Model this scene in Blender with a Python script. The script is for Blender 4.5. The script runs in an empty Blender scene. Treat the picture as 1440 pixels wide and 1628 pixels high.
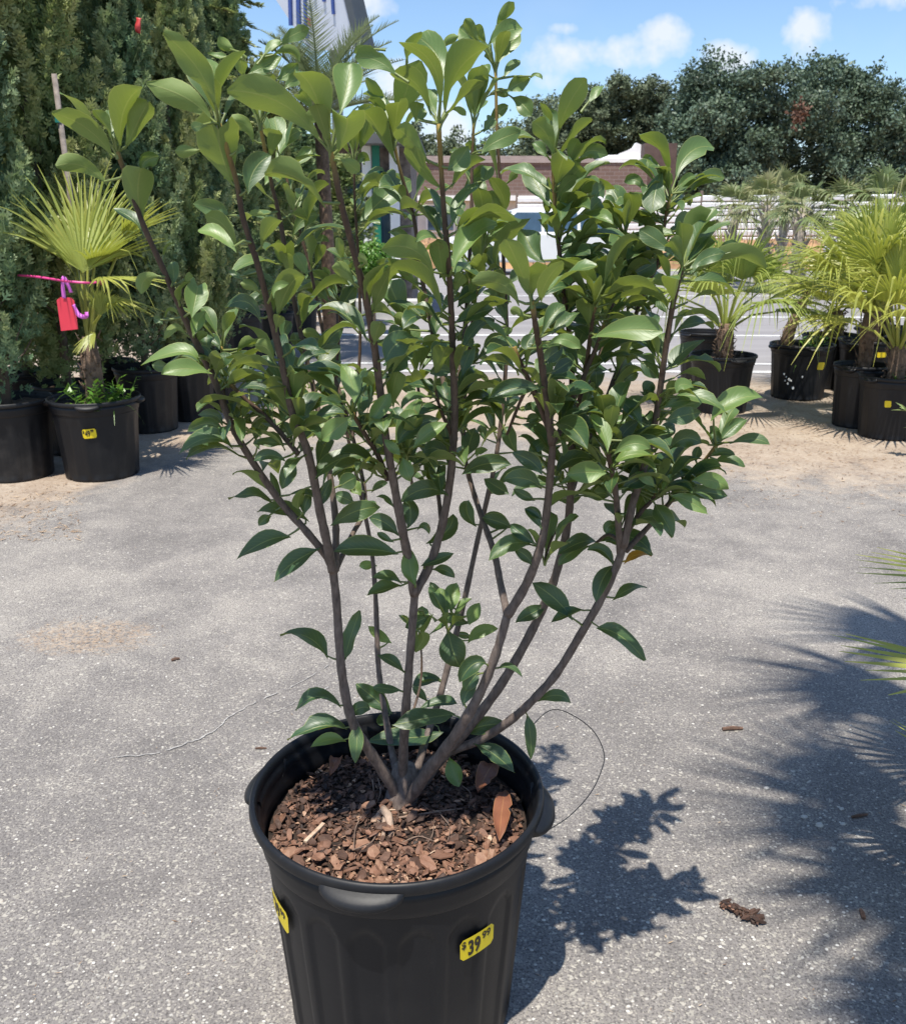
import bpy, math, random
import numpy as np
from mathutils import Vector, Matrix, noise as mnoise
random.seed(11); RNG = np.random.default_rng(11)
R = math.radians
scene = bpy.context.scene
COL = scene.collection

# ------------------------------------------------------------------ camera
CAM_H = 1.27; PITCH = R(17.67); FPX = 1440.0
cam_d = bpy.data.cameras.new('camera'); cam = bpy.data.objects.new('camera', cam_d); COL.objects.link(cam)
cam.location = (0, 0, CAM_H); cam.rotation_euler = (R(90) - PITCH, 0, 0)
cam_d.sensor_fit = 'HORIZONTAL'; cam_d.sensor_width = 36; cam_d.lens = 36
cam_d.clip_start = 0.02; cam_d.clip_end = 2000
cam_d.dof.use_dof = True; cam_d.dof.focus_distance = 1.35; cam_d.dof.aperture_fstop = 19
scene.camera = cam
scene.render.resolution_x = 905; scene.render.resolution_y = 1024
scene.render.engine = 'CYCLES'
scene.cycles.max_bounces = 6; scene.cycles.diffuse_bounces = 3; scene.cycles.glossy_bounces = 2; scene.cycles.transmission_bounces = 3; scene.cycles.transparent_max_bounces = 4

def ray(px, py):
    a = (px - 720) / FPX; b = (814 - py) / FPX
    c, s = math.cos(PITCH), math.sin(PITCH)
    return Vector((a, c + b * s, -s + b * c))
def at_y(px, py, Y):                       # point on the ray where world y = Y
    d = ray(px, py); t = Y / d.y
    return Vector((d.x * t, Y, CAM_H + d.z * t))
def on_z(px, py, z=0.0):                   # point on the ray where world z = z
    d = ray(px, py); t = (z - CAM_H) / d.z
    return Vector((d.x * t, d.y * t, z))
def x_at(px, Y, z=0.3):                    # world x of image column px at ground distance Y
    return (px - 720) / FPX * (Y * math.cos(PITCH) + (CAM_H - z) * math.sin(PITCH))

# ------------------------------------------------------------------ world, sun, exposure
SUN_TO = Vector((-0.12, -0.33, 1.0)).normalized()
sun_el = math.asin(SUN_TO.z); sun_rot = math.atan2(SUN_TO.x, SUN_TO.y)
world = bpy.data.worlds.new('World'); scene.world = world; world.use_nodes = True
SKY_STRENGTH = 0.128
def build_world():
    nt = world.node_tree; nt.nodes.clear()
    N = nt.nodes.new; L = nt.links.new
    out = N('ShaderNodeOutputWorld'); bg = N('ShaderNodeBackground'); L(bg.outputs[0], out.inputs[0])
    sky = N('ShaderNodeTexSky'); sky.sky_type = 'NISHITA'; sky.sun_disc = False
    sky.sun_elevation = sun_el; sky.sun_rotation = sun_rot
    sky.altitude = 0; sky.air_density = 1.0; sky.dust_density = 0.3; sky.ozone_density = 5.0
    bg.inputs['Strength'].default_value = SKY_STRENGTH
    tc = N('ShaderNodeTexCoord')
    sep = N('ShaderNodeSeparateXYZ'); L(tc.outputs['Generated'], sep.inputs[0])
    def m(op, a, b=None, clamp=False):
        n = N('ShaderNodeMath'); n.operation = op; n.use_clamp = clamp
        for i, v in enumerate((a, b)):
            if v is None: continue
            if isinstance(v, (int, float)): n.inputs[i].default_value = v
            else: L(v, n.inputs[i])
        return n.outputs[0]
    yy = m('MAXIMUM', m('ABSOLUTE', sep.outputs[1]), 0.05)
    u = m('DIVIDE', sep.outputs[0], yy); v = m('DIVIDE', sep.outputs[2], yy)
    cmb = N('ShaderNodeCombineXYZ'); L(u, cmb.inputs[0]); L(v, cmb.inputs[1])
    def noise(scale, detail, rough=0.6):
        n = N('ShaderNodeTexNoise'); n.inputs['Scale'].default_value = scale; n.inputs['Detail'].default_value = detail
        n.inputs['Roughness'].default_value = rough; L(cmb.outputs[0], n.inputs['Vector']); return n.outputs['Fac']
    n1 = noise(17, 4, 0.62); n2 = noise(5.5, 3, 0.6)
    total = None
    # cloud puffs: image column, row, half width, half height, density
    for px, py, w, h, k in ((905, 92, 60, 26, .95), (985, 80, 66, 22, 1.0), (1052, 68, 46, 28, 1.05), (1276, 50, 34, 31, 1.2), (1150, 96, 48, 24, .95),
                            (885, 128, 36, 16, .55), (1400, 3, 75, 17, .85), (905, 44, 26, 10, .6), (705, 208, 48, 36, 1.2), (640, 140, 54, 38, .95),
                            (560, 4, 64, 24, .95), (1100, 130, 90, 28, .4), (250, -160, 160, 50, 1.0), (1050, -260, 200, 70, 1.0), (1700, 20, 160, 50, 1.0), (-300, 60, 160, 60, 1.0)):
        d = ray(px, py); a = w / FPX * 1.12; b = h / FPX * 1.15
        mp = N('ShaderNodeVectorMath'); mp.operation = 'MULTIPLY_ADD'; L(cmb.outputs[0], mp.inputs[0])
        mp.inputs[1].default_value = (1 / a, 1 / b, 0); mp.inputs[2].default_value = (-d.x / d.y / a, -d.z / d.y / b, 0)
        dt = N('ShaderNodeVectorMath'); dt.operation = 'DOT_PRODUCT'; L(mp.outputs[0], dt.inputs[0]); L(mp.outputs[0], dt.inputs[1])
        q = m('SUBTRACT', k, dt.outputs['Value'])
        total = q if total is None else m('MAXIMUM', total, q)
    far = m('ADD', total, 1.1, True)
    total = m('ADD', m('MULTIPLY', total, 0.55), m('MULTIPLY', m('SUBTRACT', n1, 0.5), 2.5))
    total = m('MULTIPLY', m('MULTIPLY', total, 1.5, True), far)
    wisp = m('MULTIPLY', m('SUBTRACT', n2, 0.52, True), 0.9, True)
    total = m('MULTIPLY', m('MAXIMUM', total, wisp), 0.82)
    mix = N('ShaderNodeMix'); mix.data_type = 'RGBA'
    L(total, mix.inputs['Factor']); L(sky.outputs[0], mix.inputs['A'])
    mix.inputs['B'].default_value = (0.66 / SKY_STRENGTH, 0.69 / SKY_STRENGTH, 0.73 / SKY_STRENGTH, 1)
    L(mix.outputs['Result'], bg.inputs['Color'])
build_world()
sun_d = bpy.data.lights.new('sun', 'SUN'); sun_d.energy = 4.6; sun_d.angle = R(0.53); sun_d.color = (1.0, 0.95, 0.865)
sun = bpy.data.objects.new('sun', sun_d); COL.objects.link(sun)
sun.rotation_euler = SUN_TO.to_track_quat('Z', 'Y').to_euler(); sun.location = (0, 0, 30)
vs = scene.view_settings; vs.view_transform = 'Standard'; vs.look = 'None'; vs.gamma = 1; vs.exposure = 0.5
try: vs.use_curve_mapping = False
except Exception: pass

# ------------------------------------------------------------------ materials
def new_mat(name):
    mt = bpy.data.materials.new(name); mt.use_nodes = True; nt = mt.node_tree; nt.nodes.clear()
    out = nt.nodes.new('ShaderNodeOutputMaterial'); b = nt.nodes.new('ShaderNodeBsdfPrincipled')
    nt.links.new(b.outputs[0], out.inputs[0]); return mt, nt, b, out
class NB:
    """tiny node-building helper"""
    def __init__(s, nt): s.nt = nt; s.N = nt.nodes.new; s.L = nt.links.new
    def put(s, sock, v):
        if v is None: return
        if isinstance(v, (int, float)): sock.default_value = v
        elif isinstance(v, (tuple, list)):
            sock.default_value = tuple(v) + ((1,) if len(v) == 3 and len(sock.default_value) == 4 else ())
        else: s.L(v, sock)
    def m(s, op, a, b=None, c=None, clamp=False):
        n = s.N('ShaderNodeMath'); n.operation = op; n.use_clamp = clamp
        for i, v in enumerate((a, b, c)): s.put(n.inputs[i], v)
        return n.outputs[0]
    def mix(s, f, a, b, mode='MIX'):
        n = s.N('ShaderNodeMix'); n.data_type = 'RGBA'; n.blend_type = mode; n.clamp_factor = True
        s.put(n.inputs['Factor'], f); s.put(n.inputs['A'], a); s.put(n.inputs['B'], b); return n.outputs['Result']
    def noise(s, scale, detail=4, rough=0.55, vec=None, dist=0.0):
        n = s.N('ShaderNodeTexNoise'); n.inputs['Scale'].default_value = scale; n.inputs['Detail'].default_value = detail
        n.inputs['Roughness'].default_value = rough; n.inputs['Distortion'].default_value = dist
        if vec is not None: s.L(vec, n.inputs['Vector'])
        return n.outputs['Fac']
    def vor(s, scale, vec=None, feature='F1'):
        n = s.N('ShaderNodeTexVoronoi'); n.feature = feature; n.inputs['Scale'].default_value = scale
        if vec is not None: s.L(vec, n.inputs['Vector'])
        return n
    def ramp(s, f, stops, interp='LINEAR'):
        n = s.N('ShaderNodeValToRGB'); n.color_ramp.interpolation = interp; e = n.color_ramp.elements
        while len(e) < len(stops): e.new(0.5)
        for i, (p, c) in enumerate(stops):
            e[i].position = p; e[i].color = (c[0], c[1], c[2], 1) if isinstance(c, (tuple, list)) else (c, c, c, 1)
        s.L(f, n.inputs[0]); return n.outputs[0]
    def smooth(s, v, a, b):
        n = s.N('ShaderNodeMapRange'); n.interpolation_type = 'SMOOTHSTEP'
        s.put(n.inputs[0], v); n.inputs[1].default_value = a; n.inputs[2].default_value = b; return n.outputs[0]
    def bump(s, h, strength=0.3, dist=0.01):
        n = s.N('ShaderNodeBump'); n.inputs['Strength'].default_value = strength; n.inputs['Distance'].default_value = dist
        s.L(h, n.inputs['Height']); return n.outputs[0]
    def pos(s): return s.N('ShaderNodeNewGeometry').outputs['Position']
    def obj(s): return s.N('ShaderNodeTexCoord').outputs['Object']
    def attr(s, name, what='Fac'):
        n = s.N('ShaderNodeAttribute'); n.attribute_name = name; return n.outputs[what]

def simple(name, col, rough=0.6, var=0.25, scale=8, bump=0.0, bscale=60, metallic=0.0, spec=0.5):
    mt, nt, b, o = new_mat(name); q = NB(nt)
    f = q.noise(scale, 5, 0.6, q.obj())
    lo = tuple(c * (1 - var) for c in col); hi = tuple(min(1, c * (1 + var)) for c in col)
    q.L(q.ramp(f, ((0.3, lo), (0.7, hi))), b.inputs['Base Color'])
    b.inputs['Roughness'].default_value = rough; b.inputs['Metallic'].default_value = metallic
    b.inputs['Specular IOR Level'].default_value = spec
    if bump: q.L(q.bump(q.noise(bscale, 4, 0.6, q.obj()), bump, 0.01), b.inputs['Normal'])
    return mt

def leafy(name, top, under, trans, rough=0.42, tfac=0.25, vein=None, tintcol=None, spec=0.5, var=0.35, nscale=14):
    """two-sided leaf: upper face, lower face, light coming through"""
    mt, nt, b, o = new_mat(name); q = NB(nt)
    back = q.N('ShaderNodeNewGeometry').outputs['Backfacing']
    nz = q.noise(nscale, 2, 0.6, q.pos())
    lo = tuple(c * (1 - var) for c in top); hi = tuple(c * (1 + var) for c in top)
    ctop = q.ramp(nz, ((0.3, lo), (0.7, hi)))
    cund = q.ramp(nz, ((0.3, tuple(c * (1 - var * .6) for c in under)), (0.7, tuple(c * (1 + var * .6) for c in under))))
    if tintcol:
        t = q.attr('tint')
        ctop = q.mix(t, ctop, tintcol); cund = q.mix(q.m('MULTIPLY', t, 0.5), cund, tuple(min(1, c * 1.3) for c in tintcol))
    col = q.mix(back, ctop, cund)
    if vein:
        uv = q.N('ShaderNodeUVMap'); sp = q.N('ShaderNodeSeparateXYZ'); q.L(uv.outputs[0], sp.inputs[0])
        ac = q.m('ABSOLUTE', q.m('SUBTRACT', sp.outputs[0], 0.5))
        mid = q.m('SUBTRACT', 1.0, q.smooth(ac, 0.012, 0.035))
        edge = q.smooth(ac, 0.455, 0.490)
        # side veins running forward from the midrib
        sv = q.m('SINE', q.m('MULTIPLY', q.m('SUBTRACT', sp.outputs[1], q.m('MULTIPLY', ac, 0.55)), 62.0))
        sv = q.m('MULTIPLY', q.smooth(sv, 0.86, 1.0), 0.14)
        f = q.m('MAXIMUM', q.m('MULTIPLY', mid, 0.62), q.m('MAXIMUM', q.m('MULTIPLY', edge, 0.7), sv))
        col = q.mix(f, col, vein)
        blem = q.smooth(q.noise(55, 2, 0.5, q.pos()), 0.71, 0.76)
        col = q.mix(q.m('MULTIPLY', blem, 0.45), col, (0.16, 0.12, 0.04))
        q.L(q.bump(q.m('ADD', q.m('MULTIPLY', mid, -1.0), q.m('MULTIPLY', sv, -2.0)), 0.25, 0.002), b.inputs['Normal'])
    q.L(col, b.inputs['Base Color'])
    q.L(q.m('ADD', rough, q.m('MULTIPLY', back, 0.22)), b.inputs['Roughness'])
    b.inputs['Specular IOR Level'].default_value = spec
    tr = q.N('ShaderNodeBsdfTranslucent')
    q.L(q.mix(0.5, col, trans), tr.inputs[0])
    ms = q.N('ShaderNodeMixShader'); ms.inputs[0].default_value = tfac
    q.L(b.outputs[0], ms.inputs[1]); q.L(tr.outputs[0], ms.inputs[2]); q.L(ms.outputs[0], o.inputs[0])
    return mt

M = {}
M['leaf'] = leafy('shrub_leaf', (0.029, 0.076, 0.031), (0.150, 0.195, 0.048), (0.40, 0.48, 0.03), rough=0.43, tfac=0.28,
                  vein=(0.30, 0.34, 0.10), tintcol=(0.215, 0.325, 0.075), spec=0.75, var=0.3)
M['leaf_dry'] = leafy('dry_leaf', (0.20, 0.075, 0.036), (0.26, 0.11, 0.05), (0.4, 0.16, 0.05), rough=0.5, tfac=0.12, vein=(0.42, 0.2, 0.08))
M['leaf_orange'] = leafy('turning_leaf', (0.42, 0.16, 0.02), (0.5, 0.25, 0.04), (0.7, 0.35, 0.03), rough=0.4, tfac=0.25, vein=(0.6, 0.45, 0.05), tintcol=(0.6, 0.42, 0.03))
M['palm'] = leafy('palm_leaf', (0.21, 0.28, 0.05), (0.27, 0.33, 0.07), (0.5, 0.55, 0.03), rough=0.4, tfac=0.32, tintcol=(0.50, 0.475, 0.11), var=0.3, nscale=6)
M['palm_dk'] = leafy('palm_leaf_deep', (0.13, 0.20, 0.045), (0.18, 0.26, 0.065), (0.3, 0.4, 0.04), rough=0.42, tfac=0.25, tintcol=(0.44, 0.47, 0.09), var=0.3, nscale=6)
M['palm_far'] = leafy('palm_leaf_grey_green', (0.15, 0.205, 0.078), (0.19, 0.24, 0.10), (0.34, 0.4, 0.1), rough=0.5, tfac=0.2, tintcol=(0.42, 0.34, 0.18), var=0.3, nscale=3)
M['conifer'] = leafy('conifer_spray', (0.125, 0.215, 0.115), (0.125, 0.215, 0.115), (0.26, 0.36, 0.12), rough=0.55, tfac=0.28, tintcol=(0.42, 0.47, 0.23), var=0.4, nscale=4, spec=0.3)
M['conifer_y'] = leafy('conifer_spray_yellow', (0.158, 0.232, 0.092), (0.158, 0.232, 0.092), (0.32, 0.4, 0.10), rough=0.55, tfac=0.28, tintcol=(0.50, 0.50, 0.22), var=0.4, nscale=4, spec=0.3)
M['oak'] = leafy('tree_leaf', (0.082, 0.125, 0.086), (0.088, 0.13, 0.09), (0.14, 0.2, 0.1), rough=0.5, tfac=0.15, tintcol=(0.14, 0.195, 0.11), var=0.4, nscale=.5, spec=0.35)  # slightly bluish leaf colour stands in for distance haze
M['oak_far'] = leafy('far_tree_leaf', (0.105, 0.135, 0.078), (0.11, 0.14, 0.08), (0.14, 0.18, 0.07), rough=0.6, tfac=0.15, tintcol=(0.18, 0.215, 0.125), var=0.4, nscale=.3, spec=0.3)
M['weed'] = leafy('weed_leaf', (0.07, 0.19, 0.02), (0.10, 0.22, 0.04), (0.3, 0.5, 0.03), rough=0.4, tfac=0.25, tintcol=(0.2, 0.32, 0.05))
M['varieg'] = leafy('variegated_leaf', (0.20, 0.27, 0.10), (0.22, 0.28, 0.12), (0.4, 0.5, 0.15), rough=0.35, tfac=0.2, vein=(0.55, 0.55, 0.3))
M['pine'] = leafy('pinnate_leaf', (0.20, 0.25, 0.13), (0.22, 0.26, 0.14), (0.3, 0.36, 0.15), rough=0.5, tfac=0.2, var=.3, nscale=5)

def mat_bark():
    mt, nt, b, o = new_mat('shrub_bark'); q = NB(nt)
    p = q.pos(); mp = q.N('ShaderNodeMapping'); mp.inputs['Scale'].default_value = (1, 1, 0.35); q.L(p, mp.inputs[0])
    f = q.noise(150, 5, 0.65, mp.outputs[0]); g = q.noise(26, 3, 0.6, p)
    old = q.mix(g, q.ramp(f, ((0.3, (0.055, 0.038, 0.030)), (0.7, (0.17, 0.125, 0.10)))), q.ramp(f, ((0.3, (0.09, 0.066, 0.055)), (0.7, (0.235, 0.185, 0.155)))))
    mid = q.ramp(f, ((0.3, (0.045, 0.026, 0.016)), (0.7, (0.115, 0.068, 0.038))))
    yng = q.ramp(f, ((0.3, (0.26, 0.15, 0.03)), (0.7, (0.36, 0.27, 0.06))))
    t = q.attr('tint')
    c = q.mix(q.smooth(t, 0.0, 0.5), old, mid); c = q.mix(q.smooth(t, 0.72, 1.0), c, yng)
    q.L(c, b.inputs['Base Color']); b.inputs['Roughness'].default_value = 0.75
    q.L(q.bump(f, 0.6, 0.003), b.inputs['Normal']); return mt
M['bark'] = mat_bark()
M['trunk'] = simple('tree_bark', (0.12, 0.09, 0.065), 0.9, 0.4, 12, 0.5, 40)
M['palm_trunk'] = simple('palm_fibre', (0.16, 0.105, 0.07), 0.9, 0.55, 30, 0.8, 120)
M['palm_boot'] = simple('palm_boot', (0.36, 0.31, 0.26), 0.85, 0.4, 14, 0.5, 60)
def mat_plastic(name, col, rough, dust=0.25):
    mt, nt, b, o = new_mat(name); q = NB(nt); p = q.obj()
    sp = q.N('ShaderNodeSeparateXYZ'); q.L(p, sp.inputs[0])
    n = q.noise(5, 5, 0.62, p); n2 = q.noise(90, 3, 0.6, p)
    mp = q.N('ShaderNodeMapping'); mp.inputs['Scale'].default_value = (26, 26, 1.6); q.L(p, mp.inputs[0])
    streak = q.noise(1, 4, 0.6, mp.outputs[0])
    d = q.m('MULTIPLY', q.smooth(q.m('ADD', n, q.m('MULTIPLY', streak, 0.35)), 0.62, 0.95), dust)
    d = q.m('ADD', d, q.m('MULTIPLY', q.smooth(n2, 0.62, 0.8), 0.05))
    c = q.mix(d, col, (0.20, 0.18, 0.155))
    q.L(c, b.inputs['Base Color'])
    q.L(q.m('ADD', rough, q.m('MULTIPLY', n, 0.16)), b.inputs['Roughness'])
    b.inputs['Specular IOR Level'].default_value = 0.36
    q.L(q.bump(q.m('ADD', n2, q.noise(14, 3, .5, p)), 0.10, 0.002), b.inputs['Normal']); return mt
M['pot'] = mat_plastic('black_pot_plastic', (0.0062, 0.0068, 0.0088), 0.40, 0.05)
M['pot_dusty'] = mat_plastic('dusty_pot_plastic', (0.0085, 0.0092, 0.0110), 0.46, 0.15)
def mat_attr(name, stops, rough=0.85, bump=0.4, bs=160):
    mt, nt, b, o = new_mat(name); q = NB(nt)
    t = q.m('ADD', q.attr('tint'), q.m('MULTIPLY', q.m('SUBTRACT', q.noise(90, 4, .6, q.pos()), 0.5), 0.35))
    q.L(q.ramp(t, stops), b.inputs['Base Color']); b.inputs['Roughness'].default_value = rough
    q.L(q.bump(q.noise(bs, 4, .6, q.pos()), bump, 0.003), b.inputs['Normal']); return mt
M['chip'] = mat_attr('bark_chip', ((0.0, (0.028, 0.016, 0.011)), (0.4, (0.10, 0.052, 0.033)), (0.68, (0.23, 0.115, 0.07)), (0.9, (0.40, 0.25, 0.16)), (1.0, (0.55, 0.42, 0.30))), rough=0.68)
M['soil'] = simple('potting_soil', (0.035, 0.021, 0.014), 0.95, 0.6, 60, 0.9, 180)
M['soil_lt'] = simple('dry_potting_soil', (0.11, 0.075, 0.05), 0.95, 0.5, 40, 0.9, 120)
M['sticker'] = simple('yellow_label', (0.80, 0.60, 0.012), 0.45, 0.05, 20)
M['ink'] = simple('black_ink', (0.02, 0.014, 0.008), 0.5, 0.1)
M['white'] = simple('white_paint', (0.78, 0.78, 0.77), 0.5, 0.08, 3)
M['fleck'] = simple('white_fleck', (0.8, 0.8, 0.8), 0.5, 0.05)
M['wire'] = simple('dark_wire', (0.07, 0.055, 0.045), 0.5, 0.2)
M['pink'] = simple('pink_ribbon', (0.75, 0.07, 0.26), 0.4, 0.1); M['purple'] = simple('violet_ribbon', (0.70, 0.16, 0.60), 0.35, 0.1)
M['red'] = simple('red_card', (0.72, 0.045, 0.075), 0.55, 0.06); M['redrib'] = simple('red_ribbon', (0.55, 0.05, 0.05), 0.5, 0.1)
M['stake'] = simple('weathered_wood', (0.22, 0.185, 0.16), 0.85, 0.4, 25, 0.4)
M['green_tie'] = simple('green_tie', (0.02, 0.18, 0.15), 0.5, 0.1)
M['root'] = simple('pale_root', (0.36, 0.26, 0.19), 0.8, 0.35, 60, 0.4)
M['rootlet'] = simple('fine_root', (0.22, 0.15, 0.11), 0.85, 0.35, 60)
M['debris'] = simple('dry_debris', (0.13, 0.075, 0.05), 0.9, 0.6, 80, 0.6)
M['pebble'] = mat_attr('pebble', ((0.0, (0.12, 0.115, 0.11)), (0.5, (0.33, 0.31, 0.28)), (1.0, (0.62, 0.59, 0.53))), bump=0.2)
M['straw'] = mat_attr('ground_litter', ((0.0, (0.12, 0.07, 0.045)), (0.5, (0.33, 0.22, 0.13)), (1.0, (0.55, 0.42, 0.28))), bump=0.2)

def mat_ground():
    mt, nt, b, o = new_mat('worn_asphalt_and_sand'); q = NB(nt); p = q.pos()
    sp = q.N('ShaderNodeSeparateXYZ'); q.L(p, sp.inputs[0]); X, Y = sp.outputs[0], sp.outputs[1]
    big = q.noise(1.1, 4, 0.66, p, .6); med = q.noise(4.6, 4, 0.68, p, .4); fine = q.noise(48, 3, 0.7, p); vfine = q.noise(190, 2, 0.7, p)
    mix_ = q.m('ADD', q.m('MULTIPLY', big, 0.55), q.m('MULTIPLY', med, 0.45))
    base = q.ramp(mix_, ((0.38, (0.165, 0.151, 0.140)), (0.49, (0.232, 0.212, 0.194)), (0.61, (0.330, 0.300, 0.266))))
    base = q.mix(q.m('MULTIPLY', q.smooth(fine, 0.38, 0.68), 0.5), base, q.mix(0.5, base, (0.42, 0.39, 0.36)))
    base = q.mix(q.m('MULTIPLY', q.smooth(vfine, 0.55, 0.36), 0.85), base, (0.085, 0.078, 0.074))
    near = q.smooth(q.m('ADD', Y, q.m('MULTIPLY', q.m('SUBTRACT', big, 0.5), 2.2)), 3.1, 2.1)
    base = q.mix(q.m('MULTIPLY', near, 0.24), base, (0.115, 0.106, 0.10))
    # aggregate: pale stones worn bare, in drifts; thicker close to the camera end of the lane
    drift = q.m('ADD', q.smooth(mix_, 0.36, 0.66), q.m('MULTIPLY', q.smooth(Y, 2.2, 1.1), 0.25))
    wn = q.N('ShaderNodeTexNoise'); wn.inputs['Scale'].default_value = 95; wn.inputs['Detail'].default_value = 1; q.L(p, wn.inputs['Vector'])
    for sc, th, size, col, amt in ((190, 0.52, 0.50, (0.42, 0.385, 0.33), 0.75), (110, 0.77, 0.46, (0.50, 0.465, 0.395), 0.8), (52, 0.965, 0.34, (0.55, 0.515, 0.44), 0.75)):
        wv = q.N('ShaderNodeVectorMath'); wv.operation = 'MULTIPLY_ADD'; q.L(wn.outputs['Color'], wv.inputs[0]); wv.inputs[1].default_value = (1.9 / sc, 1.5 / sc, 0); q.L(p, wv.inputs[2])
        vo = q.vor(sc, wv.outputs[0]); cs = q.N('ShaderNodeSeparateXYZ'); q.L(vo.outputs['Color'], cs.inputs[0])
        pick = q.m('GREATER_THAN', q.m('ADD', cs.outputs[0], q.m('MULTIPLY', q.m('SUBTRACT', drift, 0.5), 0.30)), th)
        blob = q.m('SUBTRACT', 1.0, q.smooth(vo.outputs['Distance'], size * 0.6, size))
        base = q.mix(q.m('MULTIPLY', q.m('MULTIPLY', pick, blob), amt), base, q.mix(cs.outputs[1], tuple(c * 0.6 for c in col), col))
    # far car park: finer, lilac grey, streaked across
    mp = q.N('ShaderNodeMapping'); mp.inputs['Scale'].default_value = (0.25, 2.2, 1); q.L(p, mp.inputs[0])
    far = q.ramp(q.noise(1.0, 4, 0.6, mp.outputs[0]), ((0.3, (0.225, 0.213, 0.214)), (0.7, (0.31, 0.294, 0.288))))
    base = q.mix(q.smooth(q.m('ADD', Y, q.m('MULTIPLY', med, 0.5)), 7.4, 8.6), base, far)
    # sand and pine litter blown over the edge of the asphalt
    xr = q.N('ShaderNodeMapRange'); q.L(X, xr.inputs[0]); xr.inputs[1].default_value = -4; xr.inputs[2].default_value = 4
    edge = q.m('MULTIPLY', q.ramp(xr.outputs[0], ((0.0, 0.26), (0.215, 0.345), (0.26, 0.395), (0.29, 0.47), (0.34, 0.53), (0.52, 0.55), (0.62, 0.50), (0.70, 0.445), (0.80, 0.43), (1.0, 0.42))), 10.0)
    wob = q.m('MULTIPLY', q.m('SUBTRACT', q.m('ADD', q.m('MULTIPLY', med, 0.55), q.m('MULTIPLY', q.noise(11, 4, .7, p), 0.45)), 0.5), 2.4)
    s1 = q.smooth(q.m('ADD', q.m('SUBTRACT', Y, edge), wob), -0.30, 0.60)
    s2 = q.m('SUBTRACT', 1.0, q.smooth(q.m('ADD', Y, wob), 7.3, 8.2))
    s2 = q.m('MAXIMUM', s2, q.smooth(X, -1.4, -2.0))
    sand = q.m('MULTIPLY', q.m('MULTIPLY', s1, s2), q.m('ADD', 0.45, q.m('MULTIPLY', big, 0.7)), clamp=True)
    sc = q.ramp(q.m('ADD', q.m('MULTIPLY', med, 0.5), q.m('MULTIPLY', fine, 0.5)), ((0.34, (0.22, 0.15, 0.10)), (0.47, (0.36, 0.275, 0.20)), (0.66, (0.47, 0.39, 0.30))))
    # old spill of mulch on the left
    pc = on_z(138, 1012); dx = q.m('DIVIDE', q.m('SUBTRACT', X, pc.x), 0.22); dy = q.m('DIVIDE', q.m('SUBTRACT', Y, pc.y), 0.13)
    sp_ = q.smooth(q.m('ADD', q.m('ADD', q.m('MULTIPLY', dx, dx), q.m('MULTIPLY', dy, dy)), q.m('MULTIPLY', q.m('SUBTRACT', q.noise(24, 4, .7, p), 0.5), 3.0)), 1.25, 0.35)
    sand = q.m('MAXIMUM', sand, q.m('MULTIPLY', q.m('MULTIPLY', sp_, 0.75), q.smooth(q.noise(60, 3, .7, p), .40, .58)))
    base = q.mix(sand, base, sc)
    q.L(base, b.inputs['Base Color']); b.inputs['Roughness'].default_value = 0.88; b.inputs['Specular IOR Level'].default_value = 0.3
    q.L(q.bump(q.noise(120, 2, 0.8, p), 0.6, 0.004), b.inputs['Normal']); return mt
M['ground'] = mat_ground()

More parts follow.
